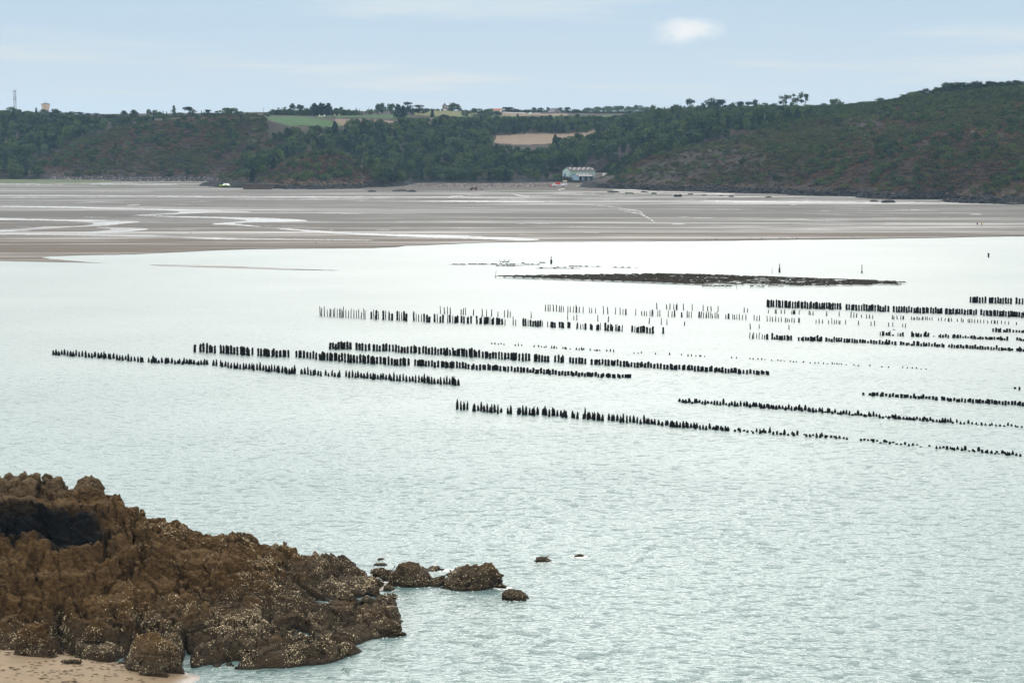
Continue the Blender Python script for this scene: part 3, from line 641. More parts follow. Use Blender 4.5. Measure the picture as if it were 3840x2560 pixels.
# separate boulders and islets
def boulder(name, label, px0, px1, pytop, pybase, z0=0.0, depth=0.8, lean=0.0, seed=1, sub=5, rough=1.0, cat='rock', group=None, shell=300, prof=None):
    c = ground((px0 + px1) / 2, pybase, z0); s = c[1] / F; wd = (px1 - px0) * s / 2
    ht = (pybase - pytop) * s * 0.98; dp = max(0.3, wd * depth); c[1] += dp * 0.8
    rr = np.random.default_rng(seed + 50); q = rr.normal(size=(15, 3)); q /= np.linalg.norm(q, axis=1)[:, None]
    q = np.sign(q) * np.abs(q) ** 0.7; q = np.vstack([q, [[-1, -.3, -.6], [1, .2, -.6], [0, -1, -.6], [0, 1, -.6], [0, 0, -1], [.1, 0, 1]]])
    bm = bmesh.new()
    for p_ in q: bm.verts.new(p_)
    bmesh.ops.convex_hull(bm, input=bm.verts[:])
    for v in [v for v in bm.verts if not v.link_faces]: bm.verts.remove(v)
    bmesh.ops.bevel(bm, geom=bm.edges[:], offset=0.10, segments=2, affect='EDGES', profile=0.6)
    bmesh.ops.triangulate(bm, faces=bm.faces[:])
    lim = 0.16 if sub >= 5 else 0.30
    for _ in range(6):
        le = [e_ for e_ in bm.edges if e_.calc_length() > lim]
        if not le: break
        bmesh.ops.subdivide_edges(bm, edges=le, cuts=1); bmesh.ops.triangulate(bm, faces=bm.faces[:])
    if sub >= 5:
        bmesh.ops.subdivide_edges(bm, edges=bm.edges[:], cuts=1, use_grid_fill=True); bmesh.ops.triangulate(bm, faces=bm.faces[:])
    me = bpy.data.meshes.new(name); bm.to_mesh(me); bm.free()
    V = np.array([v.co for v in me.vertices]); Fc = np.array([list(p.vertices) for p in me.polygons])
    V[:, 0] += lean * np.clip(V[:, 2], 0, 1)
    W = V * np.array([wd, dp, ht]) ; W[:, 2] = np.where(W[:, 2] < 0, W[:, 2] * 0.5, W[:, 2])
    d, tg = rock_disp(W + seed * 17.3, 1.0, fine=False)
    nn = V / np.linalg.norm(V, axis=1)[:, None]
    k = min(1.0, ht / 0.9) * rough
    W = W + nn * (d * 0.75 * k)[:, None] + tg * 0.3 * k
    if prof: W[:, 2] = np.where(W[:, 2] > 0, W[:, 2] * np.interp(W[:, 0] / wd, [-1, -0.4, 0.3, 0.7, 1], prof), W[:, 2])
    W[:, 2] *= ht / max(0.05, W[:, 2].max())
    bpy.data.meshes.remove(me)
    me = mesh_from(name, W, Fc, ROCK); set_attr(me, 'dark_belt', np.zeros(len(W)))
    o = link(name, me, None, tuple(c)); tag(o, label, cat, group)
    if shell: shells(W, Fc, max(12, int(shell * 0.55)), 9.0, seed, o, None, min(0.25, ht * 0.3))
    return o
boulder('rock_islet', 'rugged brown rock beside the gap at the end of the point', 1430, 1640, 2108, 2198, depth=1.2, lean=-0.2, seed=3, shell=900, prof=(0.7, 1.1, 0.85, 0.6, 0.4))
boulder('rock_islet', 'wedge of brown rock rising to a peak on its seaward side', 1640, 1884, 2114, 2212, depth=1.0, lean=0.2, seed=4, shell=1500, prof=(0.35, 0.55, 0.85, 1.15, 0.7))
boulder('rock_islet', 'small knobbly rock alone in the water below the wedge', 1888, 1968, 2210, 2250, depth=0.8, lean=-0.3, seed=5, shell=250)
boulder('rock_islet', 'low dark rock awash far off the point', 2003, 2066, 2088, 2106, depth=0.7, lean=-0.2, seed=6, shell=40)
boulder('rock_islet', 'tiny block of rock farthest out to sea', 2155, 2190, 2076, 2088, depth=0.7, seed=7, shell=25)
boulder('rock_islet', 'flat dark ledge behind the rugged rock', 1580, 1695, 2122, 2141, depth=0.5, seed=8, shell=120)
boulder('rock_islet', 'thin flat rock awash behind the point, the farther of two', 1408, 1450, 2092, 2100, depth=0.6, seed=9, sub=4, shell=20)
boulder('rock_islet', 'thin flat rock awash behind the point, the nearer of two', 1396, 1452, 2107, 2120, depth=0.6, seed=10, sub=4, shell=30)
boulder('rock', 'low shelly rock at the foot of the rugged rock', 1588, 1672, 2160, 2196, depth=0.8, seed=31, shell=160)
boulder('rock', 'dark low rock behind the wet sand patch', 1470, 1560, 2160, 2190, depth=0.8, seed=32, shell=120)
boulder('rock', 'small spur of rock at the tip of the wedge', 1855, 1900, 2172, 2206, depth=0.8, seed=33, shell=80)
boulder('rock', 'low reef rock between the point and the rugged rock', 1385, 1475, 2120, 2165, depth=1.0, seed=36, shell=200)
boulder('rock', 'small rock on the edge of the wet sand patch', 1430, 1486, 2193, 2215, depth=0.7, seed=11, sub=4, shell=60)
boulder('rock', 'dark rock lump joining the point to the rugged rock', 1400, 1490, 2138, 2182, depth=0.8, seed=12, shell=200)
boulder('rock', 'knobbly rock spit reaching into the water below the sand patch', 1400, 1500, 2214, 2252, depth=0.8, seed=13, shell=260)
boulder('rock', 'pointed rock at the seaward foot of the point', 1418, 1505, 2322, 2386, depth=0.7, lean=-0.3, seed=14, shell=260)
boulder('boulder', 'rounded boulder resting on the sand against the rocks', 508, 640, 2462, 2538, z0=0.3, depth=0.7, seed=15, rough=0.5, shell=260)
boulder('boulder', 'large dome shaped boulder crusted with shells', 425, 700, 2375, 2516, z0=0.35, depth=0.6, seed=16, rough=0.4, shell=1500)
boulder('boulder', 'tilted slab boulder with a dark undercut below the brown cliff', 268, 400, 2318, 2412, z0=1.1, depth=0.6, lean=0.25, seed=17, rough=0.7, shell=300)
boulder('boulder', 'grey boulder half buried at the edge of the sand', 205, 300, 2430, 2496, z0=0.7, depth=0.6, lean=0.2, seed=18, rough=0.6, shell=80)
boulder('boulder', 'shell crusted boulder beside the shadowed gully', 20, 215, 2330, 2460, z0=1.0, depth=0.5, seed=19, rough=0.8, shell=900)
boulder('boulder', 'jagged block standing up on the crest of the point', 240, 385, 1784, 1862, z0=7.9, depth=1.2, lean=0.25, seed=27, rough=0.55, shell=200, prof=(0.5, 0.75, 1.0, 0.9, 0.5))

# scraps of foam where the water meets the rock
FOAM = plain('sea foam', (0.62, 0.64, 0.62), 0.7, 0.1, 5.0)
r = np.random.default_rng(41); pts_ = [V[(np.abs(V[:, 2]) < 0.06) & (project(V)[:, 0] > 690)]]
for o in list(COL.objects):
    if o.name.split('.')[0] in ('rock_islet', 'rock') and o.parent is None:
        W_ = np.array([v.co for v in o.data.vertices]); W_ = W_[np.abs(W_[:, 2]) < 0.08]
        if len(W_): pts_.append(W_ + np.array(o.location))
pts_ = np.vstack(pts_); VV = []; FF = []
for i in range(1500):
    c = pts_[r.integers(len(pts_))] + np.array([r.normal(0.10, 0.22), r.normal(-0.10, 0.30), 0])
    l = r.uniform(0.04, 0.22); wd = r.uniform(0.02, 0.07); a = r.normal(0, 0.5); ca, sa = math.cos(a), math.sin(a); b = len(VV)
    for k in range(7):
        t_ = 6.283 * k / 7; q = r.uniform(0.6, 1.1); u, v = l * math.cos(t_) * q, wd * math.sin(t_) * q; VV.append((c[0] + u * ca - v * sa, c[1] + u * sa + v * ca, 0.012))
    VV.append((c[0], c[1], 0.035)); FF += [(b + k, b + (k + 1) % 7, b + 7) for k in range(7)]
o = link('foam', mesh_from('foam', VV, FF, FOAM)); tag(o, 'scraps of white foam along the waterline of the rocks', 'foam', kind='stuff')

# ------------------------------------------------------------------ mussel posts
POST = plain('mussel crusted post', (0.006, 0.006, 0.006), 0.8, 0.5, 6.0, spec=0.03)
def mat_post():
    m, t, p = newmat('weedy mussel post'); g = N(t, 'ShaderNodeNewGeometry'); tcn = N(t, 'ShaderNodeTexCoord')
    z = N(t, 'ShaderNodeSeparateXYZ'); L(t, tcn.outputs['Object'], z.inputs[0])
    oi = N(t, 'ShaderNodeObjectInfo')
    n = NOISE(t, g.outputs['Position'], 5.0, 4, 0.6)
    k = M(t, 'MULTIPLY', SMOOTH(t, M(t, 'ADD', z.outputs[2], M(t, 'MULTIPLY', n, 0.3)), 0.85, 1.10), M(t, 'ADD', 0.25, M(t, 'MULTIPLY', oi.outputs['Random'], 0.75)))
    body = RAMP(t, n, [(0.35, (0.002, 0.002, 0.002)), (0.7, (0.009, 0.008, 0.006))])
    L(t, MIX(t, k, body, (0.026, 0.025, 0.008)), p.inputs['Base Color'])
    p.inputs['Roughness'].default_value = 0.85; p.inputs['Specular IOR Level'].default_value = 0.03
    return m
WPOST = mat_post()
def post_mesh(kind, seed):
    """unit height 1 above the waterline and unit width 1; kind sets the profile"""
    r = np.random.default_rng(seed); n = 9
    if kind == 'thick': prof = [(0.80, -0.35), (0.95, 0.0), (1.0, 0.15), (0.93, 0.3), (0.98, 0.45), (0.90, 0.6), (0.92, 0.72), (1.0, 0.78), (0.85, 0.86), (0.5, 0.94), (0.16, 1.0)]
    elif kind == 'pointed': prof = [(0.9, -0.35), (1.0, 0.0), (0.98, 0.12), (1.0, 0.25), (0.92, 0.4), (0.86, 0.52), (0.72, 0.64), (0.60, 0.76), (0.42, 0.88), (0.12, 1.0)]
    elif kind == 'thin': prof = [(0.7, -0.35), (1.0, 0.0), (0.8, 0.12), (1.05, 0.22), (0.75, 0.34), (1.0, 0.45), (0.7, 0.58), (0.9, 0.7), (0.65, 0.82), (0.7, 0.93), (0.4, 1.0)]
    else: prof = [(1.0, -0.35), (1.0, 0.0), (0.95, 0.25), (0.8, 0.5), (0.55, 0.75), (0.22, 1.0)]
    lean = r.normal(0, 0.10 if kind == 'thin' else 0.05, 2); V = []
    for j, (rad, z) in enumerate(prof):
        cx, cy = lean * max(0, z) * (2.0 if kind == 'thin' else 1.0) + r.normal(0, 0.03, 2)
        for i in range(n):
            a = 2 * math.pi * i / n; q = rad * 0.5 * (1 + r.normal(0, 0.10))
            V.append((cx + q * math.cos(a), cy + q * math.sin(a), z + r.normal(0, 0.012)))
    m = len(prof); Fc = [(j * n + i, j * n + (i + 1) % n, (j + 1) * n + (i + 1) % n, (j + 1) * n + i) for j in range(m - 1) for i in range(n)] + [tuple(range((m - 1) * n, m * n))]
    return mesh_from('mussel_post', V, Fc, WPOST, True)
PM = {k: [post_mesh(k, 100 * q + i) for i in range(7)] for q, k in enumerate(('thick', 'pointed', 'thin', 'stub'))}
def lerp(tab, x):
    xs_ = [p[0] for p in tab]; return [float(np.interp(x, xs_, [p[i] for p in tab])) for i in range(1, len(tab[0]))]
posts = []                                     # (row, kind, px, py_base, h_px, w_px)
def row(name, kind, tab, spacing, wpx, gaps=(), jy=4.0, hv=0.12, keepf=1.0, seed=0, xlist=None):
    r = random.Random(seed)
    if xlist is None:
        xlist = []; x = tab[0][0]
        while x <= tab[-1][0]:
            if not any(a < x < b for a, b in gaps) and r.random() < keepf: xlist.append(x)
            x += spacing * r.choice((0.5, 0.55, 0.95, 1.0, 1.0, 1.05, 1.1, 1.2))
    for x in xlist:
        yb, h = lerp(tab, x); k = kind if isinstance(kind, str) else kind(x, r)
        off = r.choice((-1, 1)) * jy * r.uniform(0.2, 1.0)
        wq = wpx * (0.5 if k == 'thin' else 1.0) * r.uniform(0.85, 1.18)
        posts.append((name, k, x, yb - 1 + off * 0.5, max(3.0, h * (1 + r.gauss(0, hv))), wq))
S3 = lambda L_: [1700 + v / 2.352 for v in L_]
S4 = lambda L_: [2700 + v / 2.063 for v in L_]
row('A', 'thin', [(1201,1186,32),(1375,1197,32)], 9.0, 7.5, jy=2, seed=1)
row('A', lambda x, r: 'thick' if r.random() < 0.6 else 'thin', [(1388,1196,32),(1600,1208,30),(1806,1214,26),(2040,1226,22),(2134,1231,21),(2503,1253,25)], 8.8, 8.2,
    gaps=((1610,1622),(1770,1783),(1853,1860),(1895,1907),(1916,1924),(1940,1955),(2040,2048),(2085,2092),(2112,2130),(2137,2155),(2200,2207),(2255,2262),(2340,2365),(2455,2480)), jy=3, keepf=0.9, seed=2)
row('B', 'thin', [(1652,1177,26),(1913,1190,25),(2129,1200,24),(2567,1221,19)], 0, 8, jy=1, seed=3, xlist=[1652,1667,1678,1689,1729,1737,1746,1775,1809,1825,1843,1867,1892,1904,1913,1992,2129,2152,2163,2242,2281,2434,2480,2501,2567])
row('C', 'thin', [(2045,1166,24),(2475,1187,22),(2695,1193,19),(2797,1200,19),(2979,1209,17),(3172,1216,15),(3395,1228,15)], 0, 8, jy=1.5, seed=4,
    xlist=S3([812,837,853,884,910,935,950,970,1011,1032,1058,1081,1088,1111,1144,1201,1220,1254,1325,1363,1429,1472,1496,1518,1525,1608,1662,1685,1705,1735,1750,1760,1802,1822,1896,1928,1948,1955,2012,2018,2063,2078,2100,2165,2175,2185,2205,2228,2234,2252,2270,2286,2308,2325,2340]) +
    S4([45,62,70,98,112,130,150,173,200,264,285,305,365,388,408,430,453,475,505,520,537,555,574,608,614,742,767,792,840,865,884,900,920,928,972,1072,1168,1196,1305,1337,1413,1433]))
row('D', 'thin', [(2463,1159,20),(2693,1168,18),(2803,1172,16),(2996,1179,15),(3146,1187,16),(3273,1195,15),(3387,1198,14),(3495,1201,10),(3568,1206,13),(3740,1214,12),(3811,1218,13)], 0, 8, jy=1.5, seed=5,
    xlist=S3([1796,1882,1910,1945,1966,1972,2030,2107,2203,2243,2275,2335]) + S4([187,212,373,427,436,473,500,555,566,572,580,611,688,700,720,825,921,1013,1035,1056,1095,1134,1156,1182,1333,1345,1370,1398,1413,1420,1480,1496,1505,1522,1532,1545,1562,1570,1590,1604,1622,1640,1692,1714,1740,1766,1772,1790,1836,1868,1880,1920,1932,1950,1970,1993,2016,2040,2072,2100,2122,2130,2146,2178,2205,2232,2293]))
row('E', 'thick', [(2878,1152,27),(3155,1161,24),(3337,1170,23),(3662,1181,20),(3850,1192,22)], 9.0, 8.2, gaps=((3157,3166),(3339,3350),(3533,3541),(3665,3678)), jy=3, hv=0.06, seed=6)
row('F', 'thick', [(3639,1135,23),(3850,1141,22)], 10, 8, gaps=((3698,3708),(3795,3806)), jy=2, hv=0.06, seed=7)
row('G', lambda x, r: 'thin' if x < 3400 and r.random() < .5 else 'thick', [(3301,1258,18),(3440,1262,14),(3600,1268,11),(3850,1279,12)], 9, 8, gaps=((3405,3420),(3456,3466),(3485,3500),(3562,3570),(3784,3805)), jy=3, hv=0.25, keepf=0.85, seed=8)
row('H', 'thick', [(3724,1245,12),(3850,1248,9)], 11, 8, jy=2, hv=0.2, seed=9)
row('I', lambda x, r: 'thin' if x < 2870 else 'thick', [(2811,1269,20),(3000,1277,18),(3185,1284,13),(3301,1290,13),(3600,1305,12),(3850,1319,13)], 9.4, 8.6, gaps=((2878,2890),(2975,2986),(3087,3096),(3310,3316),(3365,3373),(3540,3550),(3798,3812)), jy=3, hv=0.2, seed=10)
row('I', 'thin', [(2814,1232,19),(2959,1236,15)], 0, 8, seed=11, xlist=[2814,2847,2959])
row('J', 'stub', [(1844,1290,7),(2100,1308,8),(2300,1320,8),(2644,1338,7),(2743,1342,5),(3000,1360,6),(3512,1387,5)], 0, 5.5, jy=2.5, hv=0.25, seed=12,
    xlist=S3([340,367,397,420,447,547,573,603,713,752,777,802,818,867,886,892,912,967,985,995,1030,1085,1110,1132,1138,1150,1207,1245,1260,1270,1290,1353,1385,1414,1595,1630,1660,1783,1907,2013,2070,2100,2140,2175,2182,2217]) +
    S4([90,127,232,256,294,322,348,400,448,470,498,544,568,590,645,697,735,760,800,830,868,885,905,922,940,975,1036,1070,1160,1252,1305,1413,1448,1488,1520,1556,1594]))
row('K', 'thick', [(1238,1309,26),(1420,1316,27),(1580,1325,27),(1699,1334,27),(1891,1347,27),(1989,1354,28),(2200,1364,22),(2338,1373,20),(2699,1396,19),(2887,1406,14)], 11.2, 9.8,
    gaps=((1242,1248),(1322,1331),(1386,1394),(1580,1586),(1990,2003),(2061,2080),(2120,2128),(2200,2206),(2240,2246)), jy=4.5, hv=0.10, seed=13)
row('L', 'thick', [(730,1320,32),(908,1331,30),(1090,1341,27),(1111,1341,27),(1337,1361,31),(1540,1372,25),(1700,1380,23),(1899,1392,19),(2159,1410,16),(2365,1419,13)], 11.0, 9.8,
    gaps=((738,745),(812,820),(952,960),(1033,1037),(1090,1111),(1340,1348),(1540,1550),(2160,2170)), jy=4.5, hv=0.10, seed=14)
row('M', 'pointed', [(200,1329,19),(380,1343,22),(543,1358,22),(780,1370,18),(959,1389,24),(1108,1403,26),(1206,1408,22),(1504,1429,24),(1721,1446,28)], 10.6, 9.6,
    gaps=((205,210),(245,250),(545,555),(636,640),(780,790),(820,828),(1110,1124),(1144,1152),(1204,1212),(1280,1290),(1300,1306)), jy=5, hv=0.16, seed=15)
row('N', 'pointed', [(1715,1536,30),(1884,1549,29),(2020,1557,28),(2127,1565,26),(2216,1572,27),(2417,1590,23),(2560,1602,20),(2726,1615,17)], 11.4, 10.8,
    gaps=((1729,1738),(1760,1768),(1886,1896),(1925,1940),(2022,2032),(2130,2142),(2168,2180),(2270,2278)), jy=6, hv=0.16, seed=16)
row('N', lambda x, r: 'stub' if r.random() < 0.75 else 'thick', [(2730,1615,16),(2894,1626,12),(3097,1640,9),(3282,1657,9),(3476,1676,9),(3829,1709,10)], 13, 10.5, gaps=((3190,3205),), jy=7, hv=0.35, keepf=0.95, seed=17)
row('O', 'pointed', [(2548,1508,13),(2749,1521,18),(3020,1541,18),(3233,1560,14),(3456,1576,12),(3560,1585,14)], 10.8, 10.8, gaps=((2562,2570),(2714,2722)), jy=6, hv=0.22, seed=18)
row('O', lambda x, r: 'stub' if r.random() < 0.6 else 'pointed', [(3565,1585,11),(3700,1593,9),(3840,1602,7)], 14, 9, jy=6, hv=0.3, seed=19)
row('P', 'thick', [(3262,1483,12),(3427,1493,12),(3621,1508,14),(3850,1522,14)], 11.5, 10.2, gaps=((3512,3525),), jy=4, hv=0.15, seed=20, )
row('P', 'thick', [(3238,1483,11),(3823,1462,11)], 0, 10, seed=21, xlist=[3238]); row('Q', 'thick', [(3806,1459,9),(3823,1461,12)], 0, 9, seed=22, xlist=[3806,3823])
RLAB = {'A': 'in the long row just seaward of the racks', 'B': 'in the broken line behind the row seaward of the racks', 'C': 'in the scattered line second behind the racks', 'D': 'in the scattered line behind the dense black row',
        'E': 'in the dense row off the thin end of the racks', 'F': 'in the short row behind the dense black row', 'G': 'in the ragged row in front of the scattered lines', 'H': 'in the short row beyond the ragged row',
        'I': 'in the low ragged row past the stubs', 'J': 'barely showing in the line of stubs between two rows', 'K': 'in the long row next to the stubs', 'L': 'in the long row between two others',
        'M': 'in the long row across the water from the rocky point', 'N': 'in the row standing apart off the rocky point', 'O': 'in the row just behind the one standing apart', 'P': 'in the row of squat heads', 'Q': 'standing as one of a pair beyond the squat heads'}
KLAB = {'thick': 'stout black mussel covered post', 'pointed': 'pointed black mussel covered post', 'thin': 'thin bare stake', 'stub': 'small dark post head'}
KCAT = {'thick': 'post', 'pointed': 'post', 'thin': 'stake', 'stub': 'post'}
rk = {}; rest = []
for p_ in sorted(posts, key=lambda q: -q[4] * q[5]):
    fam = 'post' if p_[1] in ('thick', 'pointed') else p_[1]
    rk[fam] = rk.get(fam, 0) + 1
    rest.append((p_, rk[fam] <= 300))
pr = random.Random(5); VV = []; FF = []; nb = 0
for (nm, k, px, py, h, wq), single in rest:
    c = ground(px, py, 0.0); s = c[1] / F; me = pr.choice(PM[k]); sc = (wq * s, wq * s, h * s * 1.02); rz = pr.uniform(0, 6.28)
    if single:
        o = link({'thick': 'mussel_post', 'pointed': 'mussel_post', 'thin': 'bare_stake', 'stub': 'post_head'}[k], me, None, tuple(c), (0, 0, rz), sc)
        tag(o, KLAB[k] + ' ' + RLAB[nm], KCAT[k], 'mussel posts ' + RLAB[nm] + ', ' + k)
    else:
        V = np.empty(len(me.vertices) * 3, np.float32); me.vertices.foreach_get('co', V); V = V.reshape(-1, 3) * sc
        ca, sa = math.cos(rz), math.sin(rz); V = np.column_stack([V[:, 0] * ca - V[:, 1] * sa, V[:, 0] * sa + V[:, 1] * ca, V[:, 2]]) + c
        VV.append(V); FF += [tuple(i + nb for i in f.vertices) for f in me.polygons]; nb += len(V)
if VV:
    o = link('mussel_post_rows', mesh_from('mussel_post_rows', np.vstack(VV), FF, POST, True)); tag(o, 'rows of further small black mussel posts in the sea', 'posts', kind='stuff')
print('POSTS', len(posts), {k: v for k, v in rk.items()})

# ------------------------------------------------------------------ oyster racks
BAG = plain('oyster bags with weed', (0.020, 0.015, 0.008), 0.85, 0.6, 2.0, spec=0.03); IRON = plain('rusty iron frame', (0.03, 0.02, 0.014), 0.8)
def rack(px0, px1, py0, slope, h=0.55, label='', group=None, legs=True, low=False, seed=0):
    r = random.Random(seed); a = ground(px0, py0); b = ground(px1, py0 + (px1 - px0) * slope); d = b - a; ln = float(np.linalg.norm(d)); ang = math.atan2(d[1], d[0])
    e = empty('oyster_rack', a, ang)
    fr = MB(); bg = MB(); x = 0.0; zt = h
    while x < ln:
        lt = min(3.0, ln - x)
        if legs:
            for xx in (x + 0.15, x + lt - 0.15):
                for yy in (-0.35, 0.35): fr.box((xx, yy, zt / 2 - 0.2), (0.05, 0.05, zt + 0.35))
        for yy in (-0.35, 0.35): fr.box((x + lt / 2, yy, zt), (lt + 0.05, 0.05, 0.05))
        u = 0.0
        while u < lt - 0.3:
            if r.random() < (0.55 if low else 0.93):
                bg.box((x + u + 0.45, r.gauss(0, 0.05), zt + 0.09 + r.uniform(0, 0.06)), (0.82, 0.95, 0.14 + r.uniform(0, 0.07)), r.gauss(0, 0.05), 0.85)
            u += 0.9
        x += lt + (0.4 if r.random() < 0.15 else 0.0)
    tag(fr.build('frame', IRON, e), kind='stuff'); tag(bg.build('bags', BAG, e), kind='stuff')
    tag(e, label, 'oyster rack', group); return e
LR = 'long low oyster rack of dark bags in the packed rack field'
starts = [(1857,1041,780),(1890,1040.5,800),(1930,1040,860),(1972,1039.3,900),(2015,1038.5,930),(2060,1037.8,950),(2105,1037,970),(2150,1036.4,985),(2195,1036,1000),(2250,1035.2,1020),(2303,1034.5,1040),(2370,1033.5,1000),(2415,1033,950),(2462,1032.5,900),(2510,1032.2,850),(2560,1032,800),(2640,1034,700)]
rr4 = random.Random(44)
for i, (x, y, ln) in enumerate(starts):
    u = 0.0; first = True
    while u < ln:
        seg = rr4.uniform(260, 420) if x + u < 2450 else rr4.uniform(90, 260); seg = min(seg, ln - u)
        if seg < 25: break
        solid = x + u < 2480
        rack(x + u, x + u + seg, y + u * 0.036, 0.036, h=0.44 if solid else 0.32, label=LR if solid else 'oyster rack in the gappy end of the rack field', group='oyster racks packed in rows' if solid else 'oyster racks of the gappy end', seed=int(x + u))
        u += seg + (2 if solid else rr4.uniform(15, 110))
for i, (x0, x1, y) in enumerate([(2632,2740,1077),(2812,2865,1078.5),(2880,2940,1075.5),(2960,3115,1073.5),(3060,3290,1062),(3140,3400,1061),(3180,3360,1067),(3300,3380,1068)]):
    rack(x0, x1, y - (x1 - x0) * 0.004, 0.010, h=0.30, label='short awash oyster rack past the edge of the rack field', group='oyster racks thinning out awash', seed=70 + i)
for i, (x0, x1, y) in enumerate([(1685,1750,993.6),(1755,2020,992.5),(1860,1960,998.5),(1955,1968,988.5),(2022,2046,987),(2012,2175,1008),(2020,2120,1004.5),(2132,2255,1001),(2290,2368,1005),(2380,2395,1007)]):
    rack(x0, x1, y, 0.006, h=0.16, label='nearly drowned oyster rack in the thin line beyond the rack field', group='oyster racks drowned beyond the field', legs=False, low=i > 1, seed=110 + i)

# ------------------------------------------------------------------ marker stakes
WOOD = plain('old stake wood', (0.035, 0.026, 0.018), 0.85)
def marker(px, ytop, ybase, wpx, label, weed=0.45, lean=0.0):
    c = ground(px, ybase); s = c[1] / F; h = (ybase - ytop) * s; wd = wpx * s
    e = empty('marker_stake', c); r = random.Random(int(px)); 
    MB().tube((0, 0, -0.4), (lean * h, 0, h), wd * 0.32, wd * 0.26, 8).build('stake', WOOD, e)
    if weed:
        mb = MB(); prof = [(wd * 0.35, -0.3)] + [(wd * r.uniform(0.45, 0.8), h * weed * t) for t in (0.0, 0.2, 0.4, 0.6, 0.8, 1.0)] + [(wd * 0.2, h * weed * 1.06)]
        mb.lathe(prof, n=9).build('mussel_clump', POST, e)
    tag(e, label, 'stake'); return e
marker(2067, 961, 990, 5.5, 'tall marker stake with a dark clump low down, near the perched birds', 0.55)
marker(2923, 989, 1021, 5.5, 'marker stake with a thick mussel clump beyond the racks', 0.5)
marker(2895, 1005, 1027, 2.5, 'very thin leaning stake beside a thicker clumped marker', 0, 0.02)
marker(3232, 992, 1024, 5, 'marker stake with a small foot clump beyond the thin end of the racks', 0.25)
marker(3707, 948, 965, 5, 'short lumpy marker stake below the two walkers', 0.9)
marker(1857, 1015, 1043, 2.6, 'thin leaning stake at the pointed tip of the rack field', 0, 0.12)
marker(2762, 1066, 1083, 2.4, 'thin stake standing among the last nearer racks', 0)

# ------------------------------------------------------------------ trees and scrub
def leaf_cloud(pts, size, r, flat=0.0):
    n = len(pts); u = r.normal(size=(n, 3)); u /= np.linalg.norm(u, axis=1)[:, None]
    v = np.cross(u, r.normal(size=(n, 3))); v /= np.linalg.norm(v, axis=1)[:, None]
    s = size * r.uniform(0.6, 1.3, (n, 1)); k = r.uniform(0.5, 0.9, (n, 1))
    V = np.stack([pts - u * s, pts + v * s * k, pts + u * s, pts - v * s * k], 1).reshape(-1, 3)
    return V, np.arange(4 * n).reshape(-1, 4)
def lobes_cloud(lobes, per, r, fill=0.25):
    out = []
    for c, rad in lobes:
        d = r.normal(size=(per, 3)); d /= np.linalg.norm(d, axis=1)[:, None]
        rr = np.where(r.random(per) < fill, r.random(per) ** 0.5 * 0.8, r.uniform(0.82, 1.04, per))
        out.append(np.array(c) + d * rr[:, None] * np.array(rad))
    return np.vstack(out)
